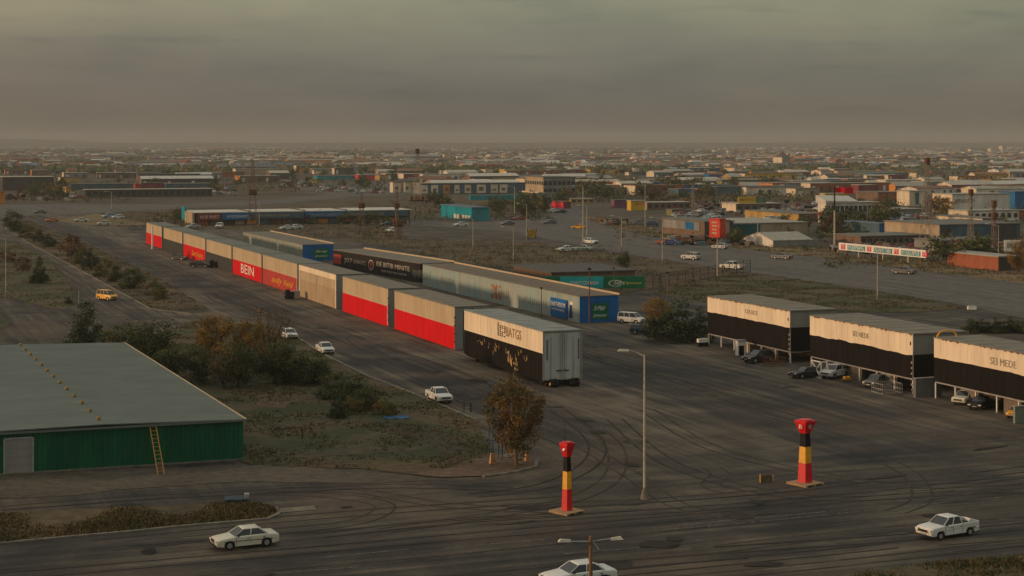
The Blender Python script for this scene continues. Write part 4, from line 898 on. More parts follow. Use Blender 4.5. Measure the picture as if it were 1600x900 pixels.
# the red and yellow thing on the cross road: stall cart
yc = thing('stall_cart', 'yellow-brown barrel cart standing on the far verge by a lamp', 'cart', G(831, 373), 0)
MB().tube((0, -1, 1.6), (0, 1, 1.6), 1.3, 1.3, mat('ochre_drum', (.28, .18, .03), .7, .4, 1), 14).build('drum', yc)
b = MB()
for x in (-1.1, 1.1):
    for y in (-.8, .8): b.bar((x, y, 0), (x*1.2, y, 3.0), .16, M_DARK)
b.build('frame', yc)
# ================================================================ lamps, masts, poles
M_LAMP = mat('lamp_pole_paint', (.42, .38, .30), .6, .2, 2, col2=(.3, .24, .17)); M_POLE2 = mat('brown_pole', (.20, .11, .05), .75, .3, 2); M_HEAD = mat('lamp_housing', (.55, .50, .42), .5, .2, 3)
def lamp(label, px, py, top, arms='L', wpx=None, m=None, armlen=2.2, base=True, group='street lamps', yaw=0.0):
    P = G(px, py); h = (py-top)/pxm(py); r = thing('street_lamp', label, 'street lamp', P, yaw, group); m = m or M_LAMP
    r0 = (wpx/pxm(py)/2) if wpx else .14
    MB().tube((0, 0, 0), (0, 0, h), r0, r0*.6, m, 10).build('pole', r, smooth=False)
    if base: MB().tube((0, 0, -.0), (0, 0, .9), r0*3.2, r0*1.2, KE, 10).build('base', r)
    for a in {'L': (-1,), 'R': (1,), 'D': (-1, 1), '': ()}[arms]:
        n = 6; pts = [(a*armlen*i/n, 0, h+.45*math.sin(math.pi/2*i/n)-.15) for i in range(n+1)]; b = MB()
        for p, q in zip(pts, pts[1:]): b.tube(p, q, .055, .05, m, 6)
        b.build('arm', r); e = pts[-1]
        hb2 = MB().hexa([(e[0]-.05*a, -.1, e[2]-.04), (e[0]+.85*a, -.17, e[2]-.02), (e[0]+.85*a, .17, e[2]-.02), (e[0]-.05*a, .1, e[2]-.04), (e[0]-.05*a, -.06, e[2]+.1), (e[0]+.7*a, -.1, e[2]+.15), (e[0]+.7*a, .1, e[2]+.15), (e[0]-.05*a, .06, e[2]+.1)], M_HEAD)
        hb2.build('lamp_head', r, fix=True)
    return r
lamp('tall cream street lamp with curved left arm in the middle of the yard', 1007, 780, 554, 'L', 4.4, armlen=1.3)
# double-headed lamp whose foot is below the frame
P = G(923, 985); hh = (985-838)/pxm(985)
r = thing('street_lamp', 'double-headed brown street lamp at the bottom edge beside a white sedan', 'street lamp', P, rad(10), 'street lamps')
MB().tube((0, 0, 0), (0, 0, hh), .15, .10, M_POLE2, 10).build('pole', r)
for a in (-1, 1):
    MB().tube((0, 0, hh-.3), (a*1.25, 0, hh-.22+.03*a), .04, .04, M_STEEL, 6).build('arm', r)
    b = MB().hexa([(a*1.2, -.08, hh-.28), (a*1.95, -.15, hh-.24), (a*1.95, .15, hh-.24), (a*1.2, .08, hh-.28), (a*1.2, -.05, hh-.14), (a*1.8, -.09, hh-.08), (a*1.8, .09, hh-.08), (a*1.2, .05, hh-.14)], M_HEAD); b.build('lamp_head', r, fix=True)
MB().tube((.1, -.1, hh-.25), (.45, -.15, hh-.75), .03, .04, M_STEEL, 6).build('bracket', r)
for a in (('slim white street lamp by the grassy patch at the left photo edge', 9, 465, 373, 'L', 1.5), ('slim lamp standing in the brown field below the turquoise shop', 739, 391, 342, 'L', 1.2), ('tall thin lamp left of the office block', 804, 338, 292, 'L', 1.5), ('lamp beside the yellow-brown barrel cart', 823, 374, 320, 'L', 1.2),
          ('tallest pale lamp at the highway, yellow hatchback at its foot', 911, 383, 292, 'L', 2.0), ('short lamp just right of the tallest highway lamp', 917, 373, 322, 'L', 1.5), ('thin highway lamp left of the dark fence', 971, 391, 339, 'L', 1.4), ('lamp left of the poster building', 1008, 357, 288, '', 1.4),
          ('highway lamp near the blue sedan', 1035, 412, 342, 'L', 1.4), ('lamp on the grass mound above the raised containers', 1371, 470, 386, '', 1.7), ('lamp in front of the teal shop hoarding', 1184, 384, 340, 'L', 1.2), ('thin lamp behind the brick building', 1560, 418, 352, 'L', 1.2),
          ('thin lamp in the brown field behind the black shed', 802, 410, 356, 'L', 1.2), ('far left slim lamp near the roofed market', 174, 330, 300, 'L', 1.0), ('lamp in front of the roofed market', 405, 353, 318, 'L', 1.1)):
    lamp(*a)
def post(label, px, py, top, wpx, m, fit=True):
    P = G(px, py); h = (py-top)/pxm(py); r0 = wpx/pxm(py)/2; r = thing('utility_pole', label, 'pole', P, 0, 'bare poles')
    MB().tube((0, 0, 0), (0, 0, h), r0, r0*.8, m, 8).build('shaft', r)
    if fit: b = MB(); b.box(-r0*2.5, r0*2.5, -r0*1.3, r0*1.3, h-.35, h-.1, M_DARK); b.build('cap', r)
post('dark rusty pole standing in front of the green sign', 921, 507, 418, 2.2, M_RUST); post('thin dark pole behind the blue shed end', 959, 462, 417, 1.2, M_RUST); post('thin pole rising from the autumn bush', 1043, 478, 424, 1.6, M_POLE2)
post('thin rusty pole in front of the faded blue wall', 846, 497, 448, 1.4, M_RUST); post('short white post beside the far end shed of the row', 238, 389, 352, 3.0, M_WHITE, False); post('thin stick post by the conifer near the yellow minibus', 123, 476, 454, 1.2, M_STEEL, False)
def mast(label, px, py, top, wb, wt, m, plat=None, name='lattice_mast'):
    P = G(px, py); s = pxm(py); h = (py-top)/s; a = wb/s/2; c = wt/s/2
    r = thing(name, label, 'lattice mast', P, rad(20), 'lattice masts'); n = max(6, int(h/3.2)); t_ = max(.09, .40/s)
    w = lambda z: a+(c-a)*min(1, z/(h*.82))**.8
    for sx_, sy_ in ((-1, -1), (1, -1), (1, 1), (-1, 1)):
        b = MB()
        for i in range(n):
            z0, z1 = h*i/n, h*(i+1)/n; b.bar((sx_*w(z0), sy_*w(z0), z0), (sx_*w(z1), sy_*w(z1), z1), t_, m)
        b.build('leg', r)
    b = MB(); b2 = MB()
    cs = ((-1, -1), (1, -1), (1, 1), (-1, 1))
    for i in range(n):
        z0, z1 = h*i/n, h*(i+1)/n
        for q in range(4):
            p, o = cs[q], cs[(q+1) % 4]
            b.bar((p[0]*w(z0), p[1]*w(z0), z0), (o[0]*w(z1), o[1]*w(z1), z1), t_*.6, m); b.bar((o[0]*w(z0), o[1]*w(z0), z0), (p[0]*w(z1), p[1]*w(z1), z1), t_*.6, m)
            b2.bar((p[0]*w(z1), p[1]*w(z1), z1), (o[0]*w(z1), o[1]*w(z1), z1), t_*.6, m)
    b.build('brace', r); b2.build('strut', r)
    for f, k in plat or []:
        z = h*f; q = w(z)*k; MB().box(-q, q, -q, q, z-.15, z+.15, M_DARK).build('platform', r)
        bb = MB(); 
        for i in range(6): th = i*1.05; bb.box(q*math.cos(th)*.9-.3, q*math.cos(th)*.9+.3, q*math.sin(th)*.9-.3, q*math.sin(th)*.9+.3, z+.1, z+1.6, M_RUST)
        bb.build('antenna', r)
    MB().tube((0, 0, h), (0, 0, h*1.03+1), .08, .05, m, 6).build('aerial', r)
MM = mat('mast_steel', (.26, .22, .17), .7, .3, 1, col2=(.28, .24, .19)); MM2 = mat('rusty_mast_steel', (.21, .135, .10), .8, .3, 1)
mast('hazy rust-brown lattice mast rising from the left market roof', 395, 357, 250, 15, 3.5, MM2, [(.5, 1.5)])
mast('tall lattice mast with a dark top in the middle distance', 652, 352, 236, 20, 4, MM, [(.33, 1.8), (.97, .8)])
mast('short mast with dark platform beside the turquoise shop', 622, 372, 352, 10, 9, MM2, [(.95, 1.5)])
mast('slim brown mast carrying a red box', 620, 366, 298, 4, 3.5, MM2, [(.6, 1.6)])
mast('low lattice mast between the market and the tall mast', 565, 352, 297, 10, 2.5, MM2, [(.5, 1.8)])
mast('tall grey lattice mast with round top above the grey warehouse', 1449, 392, 252, 22, 5, MM, [(.97, 1.0)])
mast('medium lattice mast in front of the grey warehouse', 1517, 412, 303, 13, 3, MM, [(.97, 1.1)])
mast('rusty lattice mast beside the slate-blue warehouse door', 1553, 398, 320, 8, 4, MM2, [(.96, 1.1), (.72, 1.0)])
mast('thin far mast among trees right of centre', 1083, 350, 290, 7, 3, MM, [])
# red sign on a tall pole, red flag
P = G(1121, 432); s = pxm(432); h = (432-341)/s; z0 = (432-371)/s
r = thing('pole_sign', 'shiny red box sign on a tall pole beside the highway', 'sign', P, rad(50))
MB().tube((0, 0, 0), (0, 0, z0), .17, .13, M_LAMP, 8).build('pole', r)
RS = mat('sign_red', (.55, .05, .03), .3, .3, .5, col2=(.62, .18, .10), thr=(.5, .7)); b = MB()
b.box(-1.15, 1.15, -1.3, 1.3, z0, h, RS); b.build('sign_box', r); b = MB()
for z in (.05, .95): b.box(-1.2, 1.2, -1.35, 1.35, z0+(h-z0)*z-.08, z0+(h-z0)*z+.08, M_RED2)
for k in range(4): b.box(-1.19, -1.16, -.6, .6, z0+.8+k*.75, z0+1.15+k*.75, M_TAN)
b.build('sign_band', r)
P = G(1304, 388); s = pxm(388); h = (388-292)/s; r = thing('flagpole', 'tall dark flagpole with a red flag beside the white office', 'flagpole', P, 0)
MB().tube((0, 0, 0), (0, 0, h*.62), .28, .22, M_LAMP, 8).build('pole', r); MB().tube((0, 0, h*.62), (0, 0, h), .22, .15, M_DARK, 8).build('upper_pole', r)
b = MB(); 
for i in range(8):
    f = lambda x: .35*math.sin(x*1.1)
    for d_ in (0, .03): b.face([(i*.6+.2, f(i)+d_, h-1.5-.04*i), (i*.6+.8, f(i+1)+d_, h-1.5-.04*(i+1)), (i*.6+.8, f(i+1)+d_, h-.15), (i*.6+.2, f(i)+d_, h-.15)], M_RED)
b.build('flag', r)
# mesh fence right of the blue shed
fn = thing('mesh_fence', 'dark sagging wire mesh fence beside the highway', 'fence', G(1020, 452), 0)
A = G(1020, 452); B = G(1172, 426); n = 13; bl = mat('blue_grey_fence', (.06, .08, .10), .7, .3, 2)
for i in range(n+1):
    p = (B-A)*(i/n); MB().bar(p, p+Vector((.1*math.sin(i*5), 0, 2.9)), .16, bl if i % 3 else M_RUST).build('fence_post', fn)
b = MB()
for z in (.3, 1.2, 2.1, 2.8): b.bar((0, 0, z), (B-A)+Vector((0, 0, z)), .03, M_DARK)
for i in range(110): p = (B-A)*(i/110); b.bar(p+Vector((0, 0, .1)), p+Vector(((B-A).x*.02, (B-A).y*.02, 2.8)), .02, M_DARK)
b.build('wire_mesh', fn)
# low white marker box and slab
o = MB().box(0, 1.4, 0, .8, 0, .55, M_WHITE).box(.1, 1.3, .1, .7, .55, .7, M_STEEL).build('marker_box'); o.location = G(1513, 484); tag(o, 'white marker box at the tip of the grass mound', 'box')
# ================================================================ trees
def leafmat(nm, c, c2): 
    m = mat('leaf_'+nm, c, .75, .35, .9, col2=c2, thr=(.45, .62), spec=.15); return m
LG = leafmat('green', (.060, .082, .028), (.10, .108, .036)); LD = leafmat('dark', (.032, .048, .022), (.055, .068, .028)); LA = leafmat('autumn', (.27, .14, .022), (.15, .10, .025)); LB = leafmat('brown', (.17, .095, .034), (.11, .075, .03))
LO2 = leafmat('olive', (.095, .10, .03), (.15, .125, .04)); LRD = leafmat('redbrown', (.12, .045, .028), (.09, .05, .03)); LGY = leafmat('grey', (.12, .10, .07), (.09, .08, .055)); BARK = mat('bark', (.075, .055, .038), .95, .4, 3)
BARK2 = mat('warm_bark', (.17, .10, .055), .95, .4, 3)
def crown(seed, n, leaf, shape, mats, wts, h0=.22, clumps=26, thin=1.0, spread=.34):
    """unit crown: height 1, width about 1, leaf quads gathered in clumps"""
    R = random.Random(seed); mb = MB(); cl = []
    while len(cl) < clumps:
        x, y, z = R.uniform(-1, 1), R.uniform(-1, 1), R.uniform(0, 1); zz = h0+(1-h0)*z
        prof = {'round': math.sqrt(max(0, 1-(2*z-.85)**2*.8)), 'cone': (1-z)*.95+.08, 'oval': math.sin(math.pi*min(1, (z*.9+.13)))**.55, 'shrub': math.sqrt(max(0, 1-z**2)), 'vase': .35+.65*math.sin(math.pi*(z*.62+.18)), 'column': (.62+.38*math.sin(math.pi*(z*.8+.05)))*(1 if z < .82 else max(.15, (1-z)/.18))}[shape]
        rr_ = math.hypot(x, y)
        if rr_ < prof and (rr_ > prof*.35 or R.random() < .4): cl.append((x*.43, y*.43, zz, R.uniform(.6, 1.25), R.choices(range(len(mats)), wts)[0]))
    for i in range(n):
        cx, cy_, cz, s, mi = cl[i % len(cl)]
        sp = spread*.28*s; d = Vector((R.gauss(0, 1), R.gauss(0, 1), R.gauss(0, .8))); d = d.normalized()*abs(R.gauss(.75, .3)); p = Vector((cx, cy_, cz))+Vector((d.x*sp, d.y*sp, d.z*sp*thin))
        if p.z < h0*.5: p.z = h0*.5+R.random()*.06
        a = Vector((R.gauss(0, 1), R.gauss(0, 1), R.gauss(0, .7))).normalized(); c_ = a.cross(Vector((R.gauss(0, 1), R.gauss(0, 1), R.gauss(0, 1)))).normalized(); l = leaf*R.uniform(.55, 1.35)
        m_ = mats[mi if R.random() < .8 else R.randrange(len(mats))]
        mb.face([p-a*l*.5, p-c_*l*.32, p+a*l*.5, p+c_*l*.32], m_)
    return mb, cl
def trunkm(cl, seed, m=BARK, h0=.22, r=.035, stems=1, lift=.0):
    R = random.Random(seed); b = MB(); fork = Vector((0, 0, h0*1.05))
    for s_ in range(stems):
        b.tube((0 if stems == 1 else R.uniform(-.04, .04), 0, 0), fork+Vector((R.uniform(-.03, .03), R.uniform(-.03, .03), 0)), r, r*.72, m, 7)
    for c in cl:
        e = Vector(c[:3]); mid = fork.lerp(e, .5)+Vector((R.uniform(-.03, .03), R.uniform(-.03, .03), R.uniform(0, .06)))
        b.tube(fork, mid, r*.38, r*.24, m, 5, False); b.tube(mid, e, r*.24, r*.07, m, 4, False)
    return b
def fur(P, h, w, label, cm, tm, group=None, name='tree', cat='tree', rz=0.0):
    r = thing(name, label, cat, P, rz, group); r.scale = (w, w, h)
    c = link('crown', cm, r); t_ = link('trunk', tm, r); return r
TP = {}
def proto(key, seed, n, leaf, shape, mats, wts, h0, clumps=26, tr=.035, spread=.34, stems=1):
    mb, cl = crown(seed, n, leaf, shape, mats, wts, h0, clumps, spread=spread); TP[key] = (mb.mesh('crown'), trunkm(cl, seed, h0=h0, r=tr, stems=stems).mesh('trunk'))
proto('big', 1, 6500, .036, 'round', [LD, LG, LO2], [3, 3, 1], .16, 40, spread=.5)
proto('big2', 2, 6500, .036, 'round', [LG, LO2, LD], [3, 2, 2], .14, 36, spread=.5)
proto('autumn', 3, 6500, .036, 'round', [LA, LO2, LB], [4, 1, 2], .14, 38, spread=.5)
proto('bare', 4, 2400, .03, 'vase', [LGY, LB], [4, 1], .12, 60, .03, .42, 2)
proto('cone', 5, 7000, .034, 'cone', [LD, LG], [5, 1], .06, 60, spread=.42)
proto('shrub', 6, 4200, .05, 'shrub', [LD, LG, LO2], [3, 2, 1], .05, 22, .02, .6, 3)
proto('shrub2', 7, 4200, .05, 'shrub', [LO2, LG, LB], [3, 2, 1], .05, 20, .02, .6, 3)
proto('shrubd', 8, 4200, .05, 'shrub', [LD], [1], .05, 24, .02, .6, 3)
proto('red', 9, 2500, .055, 'round', [LRD, LB], [3, 1], .1, 20, spread=.55)
mb, cl = crown(12, 12000, .026, 'column', [LB, LA, LO2, LGY, LD], [5, 3, 2, 2, 2], .17, 85, spread=.36); TP['island'] = (mb.mesh('crown'), trunkm(cl, 12, BARK2, .2, .035).mesh('trunk'))
def tree(key, px, py, top, wpx, label, group=None, name='tree', cat='tree'):
    P = G(px, py); s = pxm(py); return fur(P, (py-top)/s/.98, wpx/s*1.05, label, *TP[key], group, name, cat, random.uniform(0, 6))
tree('island', 807, 730, 590, 98, 'brown-leaved columnar tree on the kerbed dirt corner')
TG = 'trees and bushes behind the green warehouse'; SG = 'shrubs along the left verge'
for k, px, py, top, w, lab in (('cone', 131, 545, 470, 82, 'dark pointed evergreen rising above the green roof'), ('big2', 190, 556, 503, 80, 'low green tree just right of the dark pointed evergreen'), ('big', 238, 578, 498, 100, 'broad dark green tree behind the warehouse roof corner'),
      ('big2', 268, 592, 535, 70, 'mid green tree at the roof edge left of the orange tree'), ('autumn', 335, 583, 497, 84, 'orange autumn tree behind the warehouse'), ('big', 318, 600, 540, 64, 'dark small tree in front of the orange autumn tree'), ('autumn', 392, 583, 505, 62, 'smaller orange tree right of the main autumn tree'),
      ('bare', 418, 566, 484, 80, 'bare grey-brown tree beside the kerb'), ('big', 372, 606, 532, 66, 'dark tree in front of the orange pair'), ('bare', 350, 608, 552, 56, 'leafless tangle beneath the dark tree'), ('big', 428, 600, 528, 76, 'dense dark tree below the bare tree'), ('big2', 478, 602, 545, 72, 'rounded olive tree near the kerbside pickup'),
      ('shrub', 452, 598, 555, 56, 'dark bush left of the rounded olive tree')):
    tree(k, px, py, top, w, lab, TG)
for k, px, py, top, w, lab in (('shrub', 522, 622, 578, 56, 'round dark bush, upper left of the field bush chain'), ('shrubd', 553, 634, 588, 58, 'largest dark bush in the middle of the field'), ('shrub', 577, 640, 600, 46, 'bush right of the largest dark field bush'), ('shrub2', 601, 650, 618, 38, 'rightmost field bush above the blue tarpaulin'),
      ('shrubd', 528, 654, 624, 30, 'small dark low bush in the open field'), ('shrub2', 553, 646, 618, 36, 'small olive bush below the largest field bush'), ('shrub', 500, 598, 560, 40, 'bush filling the gap before the field bush chain')):
    tree(k, px, py, top, w, lab, 'bushes in the field', 'bush', 'bush')
for k, px, py, top, w, lab in (('shrub', 20, 362, 327, 36, 'tallest green shrub at the far end of the verge'), ('shrub2', 44, 372, 348, 28, 'shrub second from the far end of the verge'), ('shrub', 60, 378, 356, 24, 'small shrub third along the verge'), ('shrubd', 78, 386, 366, 24, 'dark low shrub fourth along the verge'),
      ('red', 112, 405, 364, 36, 'reddish-brown shrub on the verge'), ('shrub2', 128, 412, 382, 30, 'olive shrub joined to the reddish-brown one'), ('shrubd', 142, 422, 388, 34, 'dark rounded shrub in the middle of the verge'), ('shrub2', 165, 432, 400, 36, 'yellow-green shrub past the verge middle'), ('shrub', 182, 440, 412, 26, 'small shrub beside the yellow-green one'),
      ('shrub', 208, 450, 416, 44, 'widest green shrub near the verge tip'), ('shrub2', 240, 462, 434, 32, 'olive shrub second from the verge tip'), ('shrub2', 252, 468, 446, 24, 'small last shrub at the verge tip')):
    tree(k, px, py, top, w, lab, SG, 'shrub', 'shrub')
tree('cone', 62, 443, 400, 34, 'small dark evergreen alone on the left grass patch'); tree('red', 35, 425, 400, 26, 'low reddish shrub behind the small evergreen', None, 'shrub', 'shrub'); tree('red', 10, 410, 392, 30, 'reddish bush at the left photo edge', None, 'shrub', 'shrub')
tree('shrubd', 107, 475, 463, 14, 'tiny dark bush at the patch corner near the road', None, 'bush', 'bush')
tree('autumn', 1030, 524, 468, 62, 'big bush with yellow autumn top near the blue shed', 'bushes by the raised containers', 'bush', 'bush'); tree('shrubd', 1052, 532, 472, 96, 'broad dark bush at the end of the raised containers', 'bushes by the raised containers', 'bush', 'bush')
tree('shrubd', 1090, 534, 484, 60, 'dark bush pressed against the first raised container', 'bushes by the raised containers', 'bush', 'bush')
tree('big', 975, 421, 391, 24, 'lone small round tree on the dark field edge'); tree('autumn', 1592, 426, 376, 36, 'olive and orange tree in front of the right-edge hoarding')
for i in range(9): tree('shrubd' if i % 2 else 'shrub', 1516+i*13, 521-(i % 3), 496+(i*7) % 5, 26, ['hedge bush nearest the mound tip', 'second hedge bush behind the middle container', 'third hedge bush behind the containers', 'fourth bush of the hedge behind the containers', 'fifth hedge bush from the mound tip', 'sixth hedge bush from the mound tip', 'third last bush before the right photo edge', 'second last hedge bush at the right edge', 'last hedge bush at the right photo edge'][i], 'hedge behind the right containers', 'bush', 'bush')
# grass tufts
def inside(p, poly):
    c = False; j = len(poly)-1
    for i in range(len(poly)):
        a, b_ = poly[i], poly[j]
        if (a.y > p[1]) != (b_.y > p[1]) and p[0] < (b_.x-a.x)*(p[1]-a.y)/(b_.y-a.y)+a.x: c = not c
        j = i
    return c
TUF = [mat('tuft_green', (.045, .055, .018), .9, .3, .2), mat('tuft_straw', (.15, .115, .055), .9, .3, .2), mat('tuft_brown', (.085, .055, .028), .9, .3, .2)]
def tufts(poly_px, n, hmin, hmax, seed, wts, nm):
    R = random.Random(seed); P = pxs(poly_px); x0 = min(p.x for p in P); x1 = max(p.x for p in P); y0 = min(p.y for p in P); y1 = max(p.y for p in P); mb = MB(); k = 0
    while k < n:
        x, y = R.uniform(x0, x1), R.uniform(y0, y1)
        if not inside((x, y), P): continue
        dn = noise.noise(Vector((x*.16+seed, y*.16, 0)))
        if R.random() > .5+dn*2.2: k += .15; continue
        k += 1; m_ = TUF[R.choices(range(3), [wts[0]*(1+dn*2 if dn > -.4 else .2), wts[1], wts[2]*(1-dn)])[0]]
        for q in range(4):
            a = R.uniform(0, 6.3); h = R.uniform(hmin, hmax); w = R.uniform(.03, .08); ox, oy = R.uniform(-.2, .2), R.uniform(-.2, .2); ln = R.uniform(.05, .25)
            mb.face([(x+ox-w*math.cos(a), y+oy-w*math.sin(a), .06), (x+ox+w*math.cos(a), y+oy+w*math.sin(a), .06), (x+ox+ln*math.sin(a), y+oy+ln*math.cos(a), .06+h)], m_)
    o = mb.build(nm); o['kind'] = 'stuff'
tufts(FIELD, 12000, .06, .24, 1, (2, 2, 2), 'grass'); tufts(ISL, 6000, .05, .26, 2, (1.2, 2, 3.5), 'grass'); tufts(BR, 2500, .06, .26, 3, (3, 1.5, 1.5), 'grass'); tufts(VERGE, 6000, .1, .35, 4, (1.5, 1.5, 3), 'grass'); tufts(CF, 3500, .1, .35, 5, (2, 2, 2), 'grass')
tufts(MOUND, 5000, .1, .35, 6, (3, 1, 1.5), 'grass'); tufts(MID, 7000, .15, .6, 7, (1.2, .8, 3), 'grass'); tufts(FARV, 4000, .2, .6, 8, (1, 2.4, 2), 'grass')
# ================================================================ the town
def wm(nm, col, dirty=True): return mat('wall_'+nm, col, .85, .2, .25, stretch=(1, 1, .4), col2=tuple(c*.6 for c in col), thr=(.52, .75))
WM = {'teal': wm('teal', (.012, .24, .30)), 'yellow': wm('yellow', (.58, .36, .04)), 'ochre': wm('ochre', (.40, .26, .09)), 'red': wm('red', (.48, .045, .035)), 'crimson': wm('crimson', (.62, .03, .06)), 'maroon': wm('maroon', (.20, .05, .06)), 'purple': wm('purple', (.17, .085, .12)),
      'cream': wm('cream', (.62, .52, .38)), 'white': wm('white', (.62, .58, .50)), 'grey': wm('grey', (.22, .215, .20)), 'dark': wm('dark', (.07, .068, .065)), 'slate': wm('slate', (.07, .12, .15)), 'blue': wm('blue', (.02, .13, .30)), 'brick': wm('brick', (.30, .10, .055)), 'brown': wm('brown', (.17, .115, .08)),
      'green': wm('green', (.10, .17, .09)), 'tan': wm('tan', (.36, .28, .19)), 'olive': wm('olive', (.20, .18, .09)), 'orange': wm('orange', (.55, .22, .05))}
RM = {'pale': roofm('pale_roof', (.33, .315, .265)), 'grey': roofm('grey_roof', (.16, .158, .14)), 'rust': roofm('rust_roof', (.22, .12, .08)), 'cream': roofm('cream_roof', (.44, .40, .32)), 'dark': roofm('dark_roof', (.10, .098, .09)), 'teal': roofm('teal_roof', (.06, .22, .22)), 'blue': roofm('blue_roof', (.11, .16, .21)), 'white': roofm('white_roof', (.54, .51, .44)), 'green': roofm('green_roof', (.12, .18, .11))}
M_WIN = mat('window_glass', (.025, .03, .035), .2, .3, 1, spec=.6)
def shed(name, label, cat, px, py, top, fp, sp, front, side, roof, gable=0, win=0, group=None, over=.3, L=None, z0=0, side_name='gable_wall', parts=True, skirt=None):
    P, w, l, h = corner(px, py, top, fp, sp); l = max(L or l, 2.0); r = thing(name, label, cat, P, AN, group)
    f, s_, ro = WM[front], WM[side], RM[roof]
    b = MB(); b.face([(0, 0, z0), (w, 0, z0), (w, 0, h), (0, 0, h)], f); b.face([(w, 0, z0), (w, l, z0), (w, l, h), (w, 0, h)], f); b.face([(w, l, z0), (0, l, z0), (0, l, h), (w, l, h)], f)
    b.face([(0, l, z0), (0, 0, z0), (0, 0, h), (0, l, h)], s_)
    if gable: b.face([(0, 0, h), (0, l, h), (0, l/2, h+gable)][::-1], s_); b.face([(w, 0, h), (w, l, h), (w, l/2, h+gable)], f)
    b.build('wall', r); b = MB()
    if gable:
        for (ya, za, yb, zb) in ((-over, h-.1, l/2, h+gable), (l/2, h+gable, l+over, h-.1)):
            b.hexa([(-over, ya, za), (w+over, ya, za), (w+over, yb, zb), (-over, yb, zb), (-over, ya, za+.2), (w+over, ya, za+.2), (w+over, yb, zb+.2), (-over, yb, zb+.2)], ro)
    else: b.box(-over, w+over, -over, l+over, h, h+.25, ro)
    b.build('roof', r)
    if win:
        n, rows = win if isinstance(win, tuple) else (win, 1)
        for j in range(rows):
            for i in range(n):
                x0 = w*(i+.2)/n; x1 = w*(i+.8)/n; za = h*(j+.3)/rows; zc = h*(j+.75)/rows
                MB().box(x0, x1, -.05, -.01, za, zc, M_WIN).build('window', r)
    if skirt: MB().box(.1, w-.1, -.12, -.02, .05, h*.45, WM[skirt]).build('lower_panel', r)
    return r, w, l, h
def panels(r, w, h, cols, y=-.08, z0=.2, z1=.85, gap=.1, name='poster', txt=None):
    n = len(cols)
    for i, c in enumerate(cols):
        if c: MB().box(w*(i+gap)/n, w*(i+1-gap)/n, y-.05, y+.06, h*z0, h*z1, WM[c]).build(name, r)
# long roofed market, four bays
r, w, l, h = shed('market_hall', 'long low market hall with pale roof and blue sign fascia', 'market hall', 308, 353, 333, 332, 17, 'dark', 'tan', 'white', over=.8)
q = lambda x: w*(x-308)/332
def fascia(x0, x1, c, za, zb, d=.3): MB().box(q(x0), q(x1), -d-.82, -.81, h*za, h*zb, WM[c]).build('sign_board', r)
fascia(309, 343, 'maroon', .45, .98); fascia(345, 387, 'blue', .45, .98); fascia(389, 470, 'slate', .5, .98); fascia(472, 536, 'blue', .55, .98); fascia(538, 636, 'slate', .55, .98, .25)
text(r, 'ATOMISHOP', q(352), -1.13, h*.6, 'front', q(383)-q(352), h*.22, M_WHITE); text(r, 'HUB MART', q(312), -1.13, h*.58, 'front', q(340)-q(312), h*.25, M_CREAM)
for x0, s_ in ((395, 'OAKMARKET FRESH'), (478, 'TRADE DIRECT'), (545, 'FURNITURE ROW')): text(r, s_, q(x0), -1.13, h*.66, 'front', q(x0+52)-q(x0), h*.18, mat('straw_lettering', (.40, .34, .2), .8, .3, 3))
for i in range(18): MB().box(w*i/18+.4, w*(i+1)/18-.5, -.05, -.012, .3, h*.42, WM[['brick', 'brown', 'dark', 'tan', 'orange', 'slate'][i % 6 if i < 6 else (i*7) % 6]]).build('shop_front', r)
for x in (387, 471, 537): MB().box(q(x)-.2, q(x)+.2, -.9, l+.9, h+.26, h+.6, RM['dark']).build('roof_joint', r)
MB().box(-1.6, -.85, 0, l*.7, 0, h+.2, WM['tan']).build('end_panel', r); MB().box(-1.62, -1.0, l*.7+.1, l, h*.3, h+1.6, WM['teal']).build('end_panel', r)
# turquoise shop
r, w, l, h = shed('turquoise_shop', 'bright turquoise shop box with a flat grey roof', 'shop', 737, 345, 325, 27, 48, 'teal', 'teal', 'blue')
for k in range(3): MB().box(w*.2, w*.8, -.06, -.01, h*(.35+.2*k), h*(.40+.2*k), WM['green']).build('sign_stripe', r)
for k in range(6): MB().box(-.06, -.01, l*(.05+k*.09), l*(.11+k*.09), .3, h*.38, WM['cream' if k != 3 else 'maroon']).build('shop_window', r)
# poster wall
r, w, l, h = shed('poster_wall', 'long low hall hung with a row of cream posters', 'hall', 658, 304, 287, 163, 0, 'slate', 'grey', 'pale', L=14)
for i, x in enumerate((0, 15, 34, 51, 67, 86, 108, 122)): 
    e = [10, 11, 10, 8, 10, 14, 11, 12][i]; MB().box(w*x/163, w*(x+e)/163, -.15, -.02, h*.08, h*.86, WM['cream' if i not in (2,) else 'orange']).build('poster', r)
    MB().box(w*(x+e*.25)/163, w*(x+e*.75)/163, -.19, -.152, h*.3, h*(.45+.1*(i % 3)), WM['brown']).build('poster_figure', r)
for i, x in enumerate((614, 632)):
    r, w, l, h = shed('poster_kiosk', ['cream postered kiosk left of the tall mast, under a red awning', 'narrower cream postered kiosk nearest the tall mast'][i], 'kiosk', x, 301, 285, 12-3*i, 0, 'cream', 'cream', 'rust' if i == 0 else 'grey', L=6); MB().box(w*.3, w*.7, -.06, -.01, h*.3, h*.6, WM['brown']).build('poster', r)
